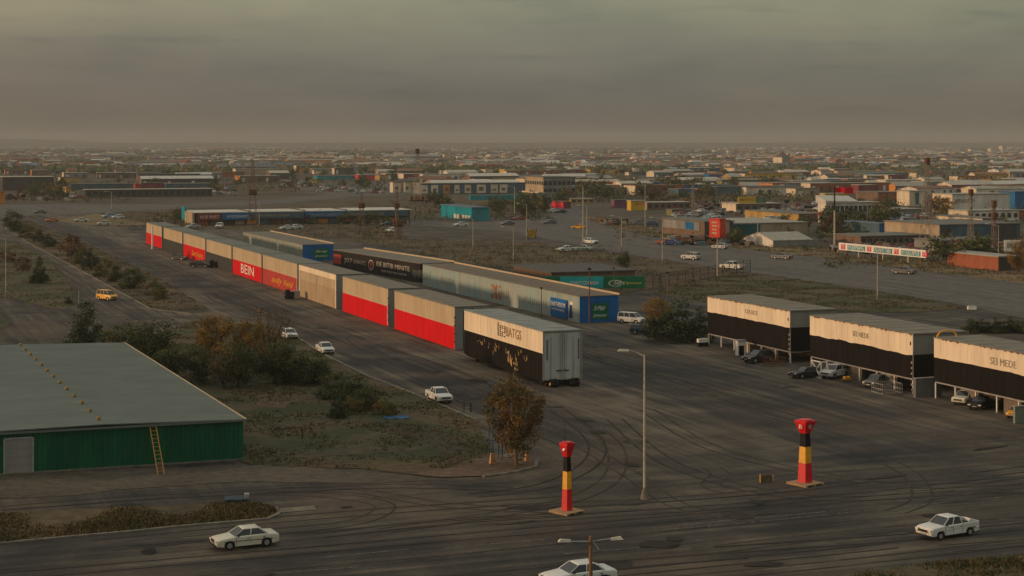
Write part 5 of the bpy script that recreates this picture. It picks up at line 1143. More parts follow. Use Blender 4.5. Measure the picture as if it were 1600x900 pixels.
# office block
r, w, l, h = shed('office_block', 'two-storey tan and grey office block with window bands', 'office', 849, 314, 277, 50, 28, 'grey', 'tan', 'grey', win=0)
for j, (za, zb) in enumerate(((.66, .84), (.38, .52))):
    for i in range(7): MB().box(w*(i+.12)/7, w*(i+.88)/7, -.06, -.01, h*za, h*zb, M_WIN).build('window', r)
for i in range(8): MB().box(-.06, -.01, l*(i+.12)/8, l*(i+.8)/8, h*.68, h*.82, M_WIN).build('window', r)
MB().box(-3, w*.02, -1, l+.5, h*.33, h*.38, WM['cream']).build('canopy', r); MB().box(-.3, -.05, 0, l*.45, 0, h*.3, WM['blue']).build('shop_front', r)
# other recognisable buildings
def S_(*a, **k): return shed(*a, **k)
S_('teal_hoarding', 'long thin turquoise hoarding in front of the poster hall', 'hoarding', 735, 313, 306, 88, 2, 'teal', 'teal', 'teal', L=2, over=0)
S_('red_shop', 'small crimson and maroon shop by the cross road', 'shop', 880, 326, 316, 12, 18, 'maroon', 'crimson', 'rust'); S_('yellow_stall_row', 'low yellow stall row beyond the crimson shop', 'stall row', 892, 318, 311, 36, 2, 'ochre', 'yellow', 'cream', L=6, win=4)
S_('purple_container', 'dull purple container beside a yellow one at the highway bend', 'container', 960, 325, 313, 24, 3, 'purple', 'purple', 'grey', L=4); r, w, l, h = S_('yellow_container', 'yellow container with a red streak beside the purple one', 'container', 986, 329, 314, 22, 2, 'yellow', 'yellow', 'cream', L=4); MB().box(w*.35, w*.98, -.05, -.01, h*.55, h*.8, WM['orange']).build('stripe', r)
S_('shop_row', 'tan shop row with dark openings right of the yellow container', 'shop row', 1011, 328, 317, 68, 3, 'brown', 'tan', 'cream', win=7, L=8); S_('shop_row', 'low green fronted stalls below the tan shop row', 'shop row', 1050, 337, 328, 22, 1, 'olive', 'olive', 'grey', L=5)
r, w, l, h = S_('poster_building', 'grey shed with a long white and blue poster on its side', 'shed', 1101, 372, 347, 45, 66, 'dark', 'brown', 'grey'); MB().box(-.3, -.05, l*.10, l*.98, h*.42, h*.95, WM['grey']).build('side_poster', r); MB().box(-.34, -.305, l*.22, l*.42, h*.45, h*.92, WM['blue']).build('poster_figure', r); MB().box(-.3, -.05, 0, l*.95, 0, h*.2, WM['brown']).build('lower_wall', r)
S_('tan_tower_block', 'plain tan block right behind the red pole sign', 'building', 1131, 372, 345, 9, 2, 'tan', 'tan', 'grey', L=5)
r, w, l, h = S_('teal_fronted_hall', 'flat-roofed hall with a dark teal picture front', 'hall', 1140, 370, 350, 122, 1, 'tan', 'tan', 'pale', L=32); MB().box(0, w*.38, -.3, -.05, h*.1, h*.95, mat('dark_teal_poster', (.01, .075, .085), .6, .6, .15, col2=(.03, .15, .16))).build('sign_board', r)
S_('arched_hangar', 'pale round-topped hangar at the roadside', 'hangar', 1208, 386, 376, 62, 46, 'grey', 'white', 'pale', gable=1.7, over=.1)
r, w, l, h = S_('yellow_sign_building', 'brown shed row below a big yellow sign', 'shed', 1150, 331, 319, 70, 22, 'brown', 'cream', 'cream', win=(6, 1)); MB().box(w*.1, w*.49, 1.9, 2.2, h+.26, h*1.95, WM['yellow']).build('sign_board', r); MB().box(w*.5, w*.72, 1.9, 2.2, h+.26, h*1.8, WM['green']).build('sign_board', r); text(r, 'ABSA FOODS', w*.13, 1.88, h*1.4, 'front', w*.33, h*.3, M_RUST)
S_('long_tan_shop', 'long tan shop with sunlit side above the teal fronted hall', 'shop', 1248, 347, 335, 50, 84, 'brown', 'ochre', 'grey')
# white office with red stripe
r, w, l, h = S_('white_office', 'white modern office with red stripe and mullioned windows', 'office', 1291, 348, 317, 78, 13, 'white', 'white', 'white', over=.6)
for j in range(2):
    for i in range(11): MB().box(w*(i+.1)/11, w*(i+.88)/11, -.06, -.01, h*(.1+.42*j), h*(.42+.42*j), M_WIN).build('window', r)
MB().box(-.12, -.03, .3, l-.3, h*.3, h*.52, WM['crimson']).build('stripe', r); MB().hexa([(-.6, -.6, h+.26), (w*.62, -.6, h+.26), (w*.62, l+.6, h+.26), (-.6, l+.6, h+.26), (-.6, -.6, h+.8), (w*.62, -.6, h+.5), (w*.62, l+.6, h+2.2), (-.6, l+.6, h+2.6)], RM['white']).build('upper_roof', r); MB().box(w*.05, w*.98, -.1, -.062, h*.47, h*.50, WM['red']).build('sill_band', r)
S_('yellow_container', 'yellow container standing behind the white striped office', 'container', 1289, 312, 303, 38, 1, 'yellow', 'yellow', 'cream', L=5)
# market-hall size shed with red brushed lettering
r, w, l, h = S_('lettered_warehouse', 'big cream warehouse with red brushed lettering on its wall', 'warehouse', 1488, 333, 304, 90, 31, 'white', 'cream', 'pale'); text(r, 'amusdun', w*.04, -.03, h*.55, 'front', w*.34, h*.28, mat('dark_red_lettering', (.18, .04, .03), .8, .4, 3), shear=.3); text(r, '17BMA', -.03, l*.8, h*.5, 'left', l*.6, h*.28, M_RUST)
for i in range(8): MB().box(w*(.16+i*.1), w*(.24+i*.1), -1.0, -.02, 0, h*.14, WM['maroon']).build('awning', r)
r, w, l, h = S_('silo_building', 'twin cream blocks with a grey vertical window strip', 'building', 1421, 322, 299, 24, 1, 'cream', 'cream', 'pale', L=10); MB().box(w*.38, w*.62, -.1, -.01, h*.1, h*.92, WM['slate']).build('window_strip', r)
S_('brick_hall', 'flat brick-red hall left of the twin cream blocks', 'hall', 1372, 314, 301, 40, 3, 'brick', 'brown', 'grey', L=20)
r, w, l, h = S_('white_roof_hall', 'long white-roofed hall behind the lettered warehouse', 'hall', 1506, 304, 296, 130, 24, 'cream', 'maroon', 'white', L=25); S_('blue_tank_hall', 'round blue tank-like hall at the right photo edge', 'hall', 1586, 326, 300, 60, 2, 'blue', 'blue', 'blue', L=12)
r, w, l, h = S_('grey_warehouse', 'large grey warehouse with half-tan wall and dark doors', 'warehouse', 1468, 383, 352, 126, 86, 'slate', 'tan', 'grey'); MB().box(-.1, -.02, .2, l-.2, 0, h*.48, WM['grey']).build('lower_wall', r); MB().box(w*.02, w*.62, -.1, -.02, 0, h*.42, WM['grey']).build('lower_wall', r); MB().box(w*.03, w*.14, -.2, -.105, 0, h*.85, WM['dark']).build('mural', r); MB().box(w*.70, w*.95, -.12, -.02, 0, h*.96, WM['dark']).build('sliding_door', r)
S_('blue_shed', 'blue round-cornered shed left of the grey warehouse', 'shed', 1374, 372, 350, 16, 22, 'blue', 'slate', 'blue', L=20)
S_('flat_office', 'low pale building with a band of windows above the grey warehouse', 'office', 1512, 346, 330, 80, 30, 'white', 'cream', 'pale', win=(8, 1)); S_('brick_annex', 'brick annex beside the low pale building', 'building', 1576, 342, 330, 40, 1, 'brick', 'brick', 'grey', L=10, win=2)
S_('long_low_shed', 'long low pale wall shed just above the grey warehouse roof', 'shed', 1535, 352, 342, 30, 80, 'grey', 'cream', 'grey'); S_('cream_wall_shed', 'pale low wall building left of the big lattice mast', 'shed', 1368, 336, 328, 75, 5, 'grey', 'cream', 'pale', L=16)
S_('long_flat_roof', 'long dusty flat-roofed shop row behind the teal billboard', 'shop row', 1345, 384, 370, 115, 12, 'brown', 'brown', 'grey', win=(12, 1), L=14); S_('dark_yard_shed', 'dark open-fronted shed behind the brick building', 'shed', 1470, 393, 377, 90, 4, 'dark', 'grey', 'grey', L=12, win=(6, 1))
S_('brick_house', 'orange-red brick building with pale roof at the roadside', 'building', 1560, 424, 402, 34, 80, 'dark', 'brick', 'pale', over=.2)
# roadside billboards
P = G(1311, 400); Q = G(1447, 414); ax = (Q-P); Lb = ax.length; ang = math.atan2(ax.y, ax.x); s = pxm(405)
bb = thing('roadside_billboard', 'long white billboard with teal lettering and red roundels on posts', 'billboard', P, ang)
hb0, hb1 = 11.5/s, 23.0/s; MB().box(0, Lb, -.1, .2, hb0-.2, hb1-.2, M_WHITE).build('board', bb)
for i in range(4):
    x = Lb*(.03+i*.312); MB().box(x-.0, x+Lb*.05, -.16, -.105, hb0+.1, hb1-.5, WM['crimson']).build('roundel', bb); text(bb, ['70', 'CB', 'FS', '70'][i], x+Lb*.008, -.17, hb0+.35, 'front', Lb*.034, .9, M_WHITE)
for i in range(3):
    x = Lb*(.11+i*.312); MB().box(x, x+Lb*.21, -.16, -.105, hb0+.05, hb1-.6, WM['teal']).build('sign_panel', bb); text(bb, ['IHUBAMBANG', 'INANHTTABA', 'BTUEIDUBMUB'][i], x+Lb*.01, -.17, hb0+.15, 'front', Lb*.19, 1.15, M_WHITE)
for i in range(7): x = Lb*(.08+i*.142); MB().box(x, x+.35, .21, .5, 0, hb0-.1, M_TAN if i % 2 else M_RUST).build('post', bb)
P = G(1569, 407); bb = thing('hoarding_sign', 'white hoarding with black brushed letters behind the right-edge tree', 'billboard', P, 0); s = pxm(407); MB().box(0, 60/s, -.1, .2, 14/s, 32/s, M_WHITE).build('board', bb); text(bb, 'BKYILAR', .6, -.11, 19/s, 'front', 34/s, 9/s, M_TEXT, shear=.2)
for x in (.6, 20/s, 50/s): MB().box(x, x+.3, .0, .3, 0, 14/s, M_RUST).build('post', bb)
# green / turquoise hoarding + low roof behind the blue shed
P = G(846, 453); s = pxm(452); bb = thing('green_hoarding', 'long green and turquoise hoarding beyond the blue shed', 'hoarding', P, rad(2)); wB = 161/s; z0 = 2/s; z1 = 21/s
MB().box(0, wB, 0, .3, z0, z1, M_GREEN).build('board', bb); MB().box(wB*.18, wB*.60, -.06, -.01, z0+.05, z1-.05, M_TEAL).build('sign_panel', bb); text(bb, 'IMIREVZABRN', wB*.28, -.07, z0+.7, 'front', wB*.27, .7, M_WHITE); text(bb, 'Sidre', wB*.70, -.02, z0+.75, 'front', wB*.11, .8, M_WHITE, shear=.4); text(bb, 'Igonnum', wB*.82, -.02, z0+.65, 'front', wB*.15, .7, mat('yellow_lettering', (.6, .5, .1), .6, .2, 3), shear=.3)
el = MB()
for i in range(18):
    t0, t1 = 2*math.pi*i/22+.5, 2*math.pi*(i+1)/22+.5; f = lambda t_, k: (wB*.72+wB*.07*k*math.cos(t_), -.03, z0+1.0+.62*k*math.sin(t_)); el.face([f(t0, 1), f(t1, 1), f(t1, .88), f(t0, .88)], M_WHITE)
el.build('ellipse_emblem', bb)
for i in range(6): MB().box(wB*i/5.2, wB*i/5.2+.25, .31, .6, 0, z1, M_RUST).build('post', bb)
r, w, l, h = S_('low_roof_shed', 'low brown flat-roofed shed behind the green hoarding', 'shed', 862, 437, 427, 130, 10, 'brown', 'brown', 'dark', over=.4, L=22)
# grain-store like far landmark, left field buildings
r, w, l, h = S_('tall_granary', 'tall pale pitched granary standing alone on the plain', 'granary', 1222, 262, 246, 13, 14, 'grey', 'cream', 'grey', gable=0, over=.1)
b = MB(); b.face([(0, l, h+.3), (0, 0, h+.3), (w*.0, l*.0+.0, h+7)], WM['cream']); b.hexa([(0, 0, h+.3), (w, 0, h+.3), (w, l, h+.3), (0, l, h+.3), (0, 0, h+7), (w*.45, 0, h+3.6), (w*.45, l*.6, h+3.2), (0, l*.5, h+5)], WM['grey']); b.build('pitched_top', r, fix=True)
for px, top, wd, lab in ((1566, 228, 6, 'pale tower block on the far right skyline'), (1548, 232, 9, 'small pale domed building left of the skyline tower'), (1517, 233, 8, 'leftmost small pale building of the skyline trio')): S_('skyline_block', lab, 'building', px, 241, top, wd, 1, 'white', 'cream', 'pale', L=12)
S_('long_dark_hall', 'long dark hall with a thin pale roof at far left', 'hall', 134, 309, 297, 198, 4, 'dark', 'dark', 'cream', L=10, win=(20, 1)); r, w, l, h = S_('dark_container_row', 'slate container row behind the long dark hall', 'container row', 112, 296, 288, 98, 2, 'slate', 'slate', 'grey', L=8); S_('red_container', 'single red container in the slate row at far left', 'container', 211, 296, 288, 8, 2, 'red', 'red', 'rust', L=6)
S_('brown_container_row', 'rust-brown container row right of the single red one', 'container row', 221, 295, 286, 36, 1, 'maroon', 'maroon', 'grey', L=6); S_('slate_row', 'dim slate row continuing right of the brown containers', 'container row', 259, 295, 287, 70, 1, 'slate', 'slate', 'pale', L=6)
S_('dark_factory', 'dark flat factory at the far left photo edge', 'factory', 4, 298, 277, 80, 3, 'dark', 'dark', 'cream', L=20); S_('orange_hut', 'small orange hut with a cream side in the far left field', 'hut', 103, 302, 293, 8, 8, 'orange', 'cream', 'rust'); S_('orange_hut', 'orange-brown shed clipped by the left photo edge', 'hut', -6, 318, 300, 14, 2, 'orange', 'orange', 'rust', L=4)
for a in (('long_pale_hall', 'long pale hall left of the hazy rust mast', 'hall', 368, 274, 264, 84, 2, 'tan', 'cream', 'pale'), ('salmon_hall', 'salmon-coloured block on the pale hall row', 'hall', 466, 270, 263, 22, 2, 'orange', 'orange', 'rust'), ('grey_long_hall', 'long dim grey hall right of the salmon block', 'hall', 490, 271, 264, 66, 2, 'slate', 'grey', 'pale'),
          ('brick_row', 'low brick row under the long pale hall', 'row', 322, 277, 269, 60, 1, 'brick', 'brick', 'rust'), ('teal_container_row', 'teal container row left of the crimson containers', 'container row', 496, 281, 275, 62, 8, 'teal', 'teal', 'grey'), ('crimson_container', 'crimson container in the middle of the far row', 'container', 560, 281, 274, 30, 2, 'crimson', 'crimson', 'grey'),
          ('yellow_container', 'olive-yellow container between the crimson ones', 'container', 593, 282, 274, 13, 2, 'ochre', 'ochre', 'grey'), ('crimson_container', 'faded red container right of the tall mast', 'container', 655, 279, 271, 30, 1, 'red', 'red', 'rust'), ('yellow_house', 'cream-yellow hut at the left end of the teal row', 'hut', 489, 286, 280, 7, 1, 'yellow', 'cream', 'grey'),
          ('green_container', 'pale green container left of the orange one', 'container', 701, 286, 279, 10, 1, 'green', 'green', 'grey'), ('orange_container', 'orange-brown container row above the poster hall', 'container', 730, 285, 278, 40, 1, 'orange', 'brick', 'grey'), ('yellow_hall', 'mustard hall above the right end of the poster hall', 'hall', 770, 286, 278, 42, 2, 'ochre', 'yellow', 'cream'),
          ('yellow_block', 'bright yellow block on the far container row', 'building', 788, 273, 265, 23, 1, 'yellow', 'yellow', 'cream'), ('cream_block', 'cream block left of the bright yellow block', 'building', 758, 271, 265, 12, 1, 'cream', 'cream', 'cream'), ('purple_row', 'purple-brown row left of the bright yellow block', 'row', 700, 275, 268, 56, 1, 'purple', 'maroon', 'pale'),
          ('olive_row', 'olive row right of the bright yellow block', 'row', 812, 273, 266, 28, 1, 'olive', 'olive', 'grey'), ('purple_hall', 'long dull purple hall above the office block', 'hall', 860, 271, 265, 70, 2, 'maroon', 'purple', 'pale'), ('red_block', 'bright red block right of the purple hall', 'building', 1016, 272, 265, 18, 2, 'crimson', 'red', 'rust'),
          ('red_block', 'scarlet container above the trees right of centre', 'building', 1046, 284, 277, 20, 2, 'red', 'crimson', 'rust'), ('yellow_row', 'thin yellow row among the central trees', 'row', 1004, 285, 281, 14, 1, 'yellow', 'yellow', 'cream'), ('yellow_row', 'second thin yellow row right of centre', 'row', 1030, 287, 283, 46, 1, 'yellow', 'ochre', 'cream'),
          ('pale_roof_hall', 'long cream-roofed hall left of the granary', 'hall', 1075, 277, 272, 100, 2, 'brown', 'cream', 'cream'), ('green_block', 'sage green block left of the granary foot', 'building', 1174, 272, 265, 20, 1, 'green', 'green', 'green'), ('yellow_block', 'yellow container right of the granary', 'building', 1236, 272, 265, 21, 2, 'yellow', 'yellow', 'cream'),
          ('salmon_block', 'salmon hut between the granary and yellow container', 'building', 1218, 272, 267, 16, 4, 'orange', 'orange', 'rust'), ('blue_house', 'blue-roofed house with a red side in the centre distance', 'house', 1146, 289, 282, 24, 10, 'slate', 'red', 'blue'), ('dark_blue_hall', 'wide dark slate hall below the granary', 'hall', 1120, 306, 292, 130, 2, 'slate', 'dark', 'grey'),
          ('blue_hall', 'dim blue hall among the central trees', 'hall', 1060, 306, 296, 26, 2, 'blue', 'slate', 'grey'), ('slate_hall', 'long slate hall left of the red flag', 'hall', 1238, 293, 283, 60, 2, 'slate', 'slate', 'pale'), ('blue_hall', 'deep blue hall just left of the red flag', 'hall', 1290, 292, 280, 48, 2, 'blue', 'slate', 'white'),
          ('ochre_row', 'sunlit ochre row right of the red flag', 'row', 1340, 292, 286, 36, 1, 'ochre', 'cream', 'cream'), ('pink_row', 'pinkish row right of the ochre one', 'row', 1377, 293, 286, 26, 1, 'cream', 'cream', 'pale'), ('brick_row', 'brick-red row ending at the big lattice mast', 'row', 1404, 293, 285, 56, 1, 'brick', 'brick', 'cream'),
          ('navy_hall', 'dark navy hall right of the big lattice mast', 'hall', 1458, 296, 287, 34, 1, 'blue', 'slate', 'dark'), ('ochre_block', 'ochre cube behind the white-roofed hall', 'building', 1522, 296, 288, 22, 1, 'ochre', 'ochre', 'cream'), ('yellow_long_block', 'long mustard block at the far right', 'building', 1558, 291, 283, 36, 1, 'ochre', 'ochre', 'cream'),
          ('red_hall', 'long brick-red roofscape right of the flagpole distance', 'hall', 1375, 270, 265, 75, 2, 'brick', 'orange', 'rust'), ('blue_roof_hall', 'wide blue-roofed hall in the right distance', 'hall', 1365, 276, 271, 84, 2, 'slate', 'blue', 'blue'), ('salmon_row', 'long salmon roof row in the right distance', 'row', 1312, 246, 241, 80, 2, 'orange', 'tan', 'rust'),
          ('cream_row', 'sunlit cream and salmon row near the big mast top', 'row', 1378, 260, 256, 64, 2, 'tan', 'cream', 'rust'), ('orange_row', 'orange-walled row right of the big mast top', 'row', 1465, 262, 256, 50, 2, 'orange', 'cream', 'rust'), ('ochre_row', 'ochre row further right beyond the masts', 'row', 1470, 269, 264, 40, 2, 'ochre', 'cream', 'rust')):
    S_(*a, L=12)
for i, (px, py, top, w_, c, lab) in enumerate(((15, 247, 243, 36, 'tan', 'long faint tan roof in the left haze'), (110, 248, 245, 34, 'ochre', 'thin ochre roof line in the left haze'), (330, 262, 259, 34, 'cream', 'thin cream roof right of the left haze'), (560, 245, 241, 62, 'cream', 'long cream roof line left of the tall mast top'), (698, 246, 242, 24, 'cream', 'short cream roof right of the tall mast top'),
                                   (855, 248, 244, 60, 'cream', 'long cream roof line in the centre haze'), (930, 250, 245, 70, 'tan', 'long tan roof line right of centre'), (496, 256, 252, 14, 'yellow', 'tiny yellow roof left of the tall mast'), (546, 255, 251, 20, 'orange', 'tiny orange roof left of the tall mast'))):
    S_('hazy_hall', lab, 'hall', px, py, top, w_, 2, 'brown', c, 'cream', L=20)
# dense rest of the town: the nearer ones each a thing, the rest one mass
rt = random.Random(21)
FRONT = [('tan', 4), ('brown', 3), ('grey', 3), ('white', 5), ('brick', 4), ('maroon', 2), ('slate', 2), ('ochre', 3), ('cream', 6), ('orange', 3), ('olive', 1), ('blue', 2), ('dark', 1.5), ('teal', 1), ('red', 2), ('yellow', 1.5), ('crimson', 1)]
ROOF = [('pale', 5), ('grey', 4), ('rust', 4), ('cream', 5), ('dark', 2), ('blue', 1.5), ('white', 2.5)]
LM = [(395, 'the rust mast'), (652, 'the dark-topped mast'), (862, 'the office block'), (985, 'the yellow container'), (1121, 'the red pole sign'), (1222, 'the granary'), (1304, 'the red flag'), (1449, 'the big grey mast'), (1530, 'the lettered warehouse'), (230, 'the red container'), (100, 'the orange hut')]
blocked = lambda px, py: (px < 620 and py > 292) or (py > 300 and px < 930) or (py > 306 and 930 < px < 1010) or (py > 312 and px < 1290)
seen = {}
def pick(L_): return rt.choices([a for a, _ in L_], [b for _, b in L_])[0]
FAR_F0 = [('tan', 4), ('brown', 5), ('grey', 5), ('brick', 2), ('maroon', 1.5), ('slate', 3), ('cream', 2), ('dark', 3), ('ochre', 1)]
N1 = 0; spots = []; SHD = []
while N1 < 250:
    px = rt.uniform(-10, 1610) if rt.random() < .35 else rt.uniform(600, 1610); py = 252+56*rt.random()**1.3
    if blocked(px, py): continue
    if any(abs(px-a) < 16 and abs(py-b_) < 3 for a, b_ in spots): continue
    spots.append((px, py)); N1 += 1
    s = pxm(py); wd = rt.uniform(8, 30) if rt.random() < .75 else rt.uniform(30, 60); hh = rt.uniform(2.6, 5.5); c = pick(FRONT if px > 640 else FAR_F0); ro = pick(ROOF)
    lit = {'grey': 'tan', 'dark': 'brown', 'slate': 'grey', 'brown': 'orange'}.get(c, c) if rt.random() < .6 else 'cream'  # sunlight put into the colour: sun-facing side often gets a brighter wall
    lx, ln = min(LM, key=lambda m_: abs(m_[0]-px)); side = 'left of' if px < lx-6 else ('right of' if px > lx+6 else 'in line with'); dist = 'far beyond' if py < 262 else ('well behind' if py < 280 else 'behind')
    size = 'long' if wd > 30 else ('small' if wd < 14 else 'mid-sized')
    lab = f'{size} {c} shed with {ro if ro != "rust" else "rusty"} roof {dist} and {side} {ln}'
    seen[lab] = seen.get(lab, 0)+1
    P = G(px, py); l = rt.uniform(6, 16); g_ = rt.uniform(.8, 2.0) if rt.random() < .45 else 0
    b = MB(); f, s2, rr2 = WM[c], WM[lit], RM[ro]
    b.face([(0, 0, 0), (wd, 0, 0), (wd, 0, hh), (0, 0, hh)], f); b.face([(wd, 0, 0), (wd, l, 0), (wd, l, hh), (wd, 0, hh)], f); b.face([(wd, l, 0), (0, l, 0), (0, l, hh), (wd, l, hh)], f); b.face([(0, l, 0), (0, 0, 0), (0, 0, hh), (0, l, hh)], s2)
    if g_: b.face([(0, l, hh), (0, 0, hh), (0, l/2, hh+g_)], s2); b.face([(wd, 0, hh), (wd, l, hh), (wd, l/2, hh+g_)], f)
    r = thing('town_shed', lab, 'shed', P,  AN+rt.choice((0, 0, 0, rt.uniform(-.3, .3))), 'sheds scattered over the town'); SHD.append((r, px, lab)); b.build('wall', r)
    b = MB()
    if g_:
        for ya, za, yb, zb in ((-.3, hh-.1, l/2, hh+g_), (l/2, hh+g_, l+.3, hh-.1)): b.hexa([(-.3, ya, za), (wd+.3, ya, za), (wd+.3, yb, zb), (-.3, yb, zb), (-.3, ya, za+.2), (wd+.3, ya, za+.2), (wd+.3, yb, zb+.2), (-.3, yb, zb+.2)], rr2)
    else: b.box(-.3, wd+.3, -.3, l+.3, hh, hh+.25, rr2)
    b.build('roof', r)
    if wd > 14 and py > 262:
        k = int(wd/5)
        for i in range(k): MB().box(wd*(i+.25)/k, wd*(i+.6)/k, -.07, -.01, .4, hh*.7, WM['dark'] if i % 3 else WM['white']).build('window', r)
FAR_F = [('tan', 4), ('brown', 6), ('grey', 4), ('white', 2), ('brick', 4), ('maroon', 4), ('slate', 3), ('ochre', 2), ('cream', 6), ('orange', 2), ('dark', 4), ('purple', 2)]; FAR_R = [('pale', 4), ('grey', 6), ('rust', 7), ('cream', 5), ('dark', 6), ('blue', .9), ('white', 2.2)]
fb = MB()
for i in range(6500):
    px = rt.uniform(-30, 1630); py = 229+36*rt.random()**1.15
    if px < 600 and rt.random() < .35: continue
    if noise.noise(Vector((px*.008, py*.16, 5))) < -.12: continue
    s = pxm(py); P = G(px, py); wd = rt.uniform(8, 24) if rt.random() < .85 else rt.uniform(30, 90); l = rt.uniform(7, 15); hh = rt.uniform(2.5, 5)*(1.4 if rt.random() < .08 else 1); a = AN+rt.choice((0, 0, math.pi/2, rt.uniform(-1, 1))); f, ro = WM[pick(FAR_F)], RM[pick(FAR_R)]
    ca, sa = math.cos(a), math.sin(a); T = lambda x, y, z: (P.x+x*ca-y*sa, P.y+x*sa+y*ca, z)
    A_ = [T(0, 0, 0), T(wd, 0, 0), T(wd, l, 0), T(0, l, 0)]; B_ = [T(0, 0, hh), T(wd, 0, hh), T(wd, l, hh), T(0, l, hh)]; g_ = rt.uniform(.5, 2.2); R0, R1 = T(0, l/2, hh+g_), T(wd, l/2, hh+g_)
    for k in range(4): fb.face([A_[k], A_[(k+1) % 4], B_[(k+1) % 4], B_[k]], f)
    fb.face([B_[0], B_[1], R1, R0], ro); fb.face([B_[2], B_[3], R0, R1], ro); fb.face([B_[1], B_[2], R1], f); fb.face([B_[3], B_[0], R0], f)
o = fb.build('far_suburb'); o['kind'] = 'stuff'; o['label'] = 'thousands of small far-off houses fading into haze'
# trees in the town
def lowtree(seed, mats):
    R = random.Random(seed); mb, cl = crown(seed, 520, .11, 'round', mats, [3]+[1]*(len(mats)-1), .1, 14, spread=.7); return mb.mesh('crown'), trunkm(cl[:6], seed, h0=.15, r=.04).mesh('trunk')
FT = [lowtree(31, [LD, LG]), lowtree(32, [LG, LO2]), lowtree(33, [LD, LO2]), lowtree(34, [LA, LO2]), lowtree(35, [LRD, LGY])]
KN = ['dark green', 'mid green', 'blackish green', 'orange', 'reddish brown']
clusters = [(870, 950, 288, 318, 20), (1000, 1120, 290, 314, 30), (1290, 1345, 342, 372, 14), (1340, 1400, 330, 366, 10), (670, 700, 315, 335, 6), (765, 850, 318, 338, 18), (440, 640, 340, 352, 30), (270, 300, 338, 356, 5), (330, 345, 290, 312, 3), (30, 100, 296, 312, 12), (1460, 1500, 318, 334, 6), (1200, 1290, 350, 385, 12), (1120, 1160, 372, 384, 5), (600, 760, 268, 286, 18), (1250, 1330, 262, 282, 16), (880, 1200, 262, 300, 40), (1480, 1560, 402, 416, 7), (130, 600, 262, 300, 36)]
TL = []
for x0, x1, y0, y1, n in clusters:
    for i in range(n):
        px, py = rt.uniform(x0, x1), rt.uniform(y0, y1); P = G(px, py); hh = rt.uniform(3.5, 8) if y1 < 345 or x0 > 1200 else rt.uniform(2, 4.5); k = rt.choices(range(5), [4, 3, 3, 1, 1.2])[0]
        ln = min(LM, key=lambda m_: abs(m_[0]-px)); side = 'left of' if px < ln[0]-5 else ('right of' if px > ln[0]+5 else 'in line with'); dist = 'far beyond' if py < 275 else ('behind' if py < 310 else 'nearer than')
        size = 'tall' if hh > 6 else ('low' if hh < 4 else 'mid-height')
        o = thing('tree', None, None); link('crown', FT[k][0], o); link('trunk', FT[k][1], o); o.location = P; o.scale = (hh*rt.uniform(.8, 1.4), hh*rt.uniform(.8, 1.4), hh); o.rotation_euler = (0, 0, rt.uniform(0, 6))
        TL.append((o, px, py, f'{size} {KN[k]} tree {dist}, {side} {ln[1]}'))
from collections import defaultdict
BY = defaultdict(list)
for q in TL: BY[q[3]].append(q)
ORD = ['', 'second', 'third', 'fourth', 'fifth', 'sixth', 'seventh', 'eighth', 'ninth', 'tenth', 'eleventh', 'twelfth']
def uniq(lab, L_, key):
    L_.sort(key=key); n = len(L_)
    for i, q in enumerate(L_):
        pre = '' if n == 1 else ('leftmost ' if i == 0 else ('rightmost ' if i == n-1 else (ORD[i] if i < 12 else 'later')+' from the left '))
        yield q, pre+lab
for lab, L_ in list(BY.items()):
    for q, lb in uniq(lab, L_, lambda q: q[1]): tag(q[0], lb, 'tree', 'trees among the town buildings')
for lab, px, py, top, wd, k in (('olive-green round tree right of the white striped office', 1390, 344, 322, 34, 1), ('autumn orange tree before the lettered warehouse', 1478, 335, 309, 34, 3), ('red-leaved bush before the roofed market', 478, 350, 331, 22, 4), ('orange-leaved bush before the roofed market', 506, 349, 329, 22, 3), ('orange tree left of the white striped office', 1290, 362, 342, 24, 3)):
    P = G(px, py); s = pxm(py); o = thing('tree', None, None); link('crown', FT[k][0], o); link('trunk', FT[k][1], o); o.location = P; o.scale = (wd/s, wd/s, (py-top)/s); tag(o, lab, 'tree')
tb = MB()
for i in range(14000):
    px = rt.uniform(-30, 1630); py = 228+44*rt.random()**1.3
    if noise.noise(Vector((px*.006, py*.2, 11))) < -.05 and rt.random() < .8: continue
    P = G(px, py); hh = rt.uniform(3, 7); w_ = hh*rt.uniform(.5, 1.0)*(1.6 if py < 240 else 1); m_ = rt.choices([LD, LG, LO2, LB, LGY], [6, 3, 2, 1, 1])[0]
    for q in range(2):
        c = Vector((P.x+rt.gauss(0, w_*.4), P.y+rt.gauss(0, w_*.4), 0)); n = 5; a0 = rt.uniform(0, 6)
        ring = [(c.x+w_*.6*rt.uniform(.7, 1.2)*math.cos(a0+k*1.257), c.y+w_*.6*rt.uniform(.7, 1.2)*math.sin(a0+k*1.257), hh*rt.uniform(.25, .6)) for k in range(n)]; topp = (c.x+rt.gauss(0, .3), c.y, hh*rt.uniform(.8, 1.1)); bot = (c.x, c.y, 0)
        for k in range(n): tb.face([ring[k], ring[(k+1) % n], topp], m_); tb.face([ring[(k+1) % n], ring[k], bot], m_)
o = tb.build('far_treeline'); o['kind'] = 'stuff'; o['label'] = 'dark scattered treetops fading across the far plain'
mb2 = MB(); TM = [LD, LG, LO2, LB, LGY, LRD]
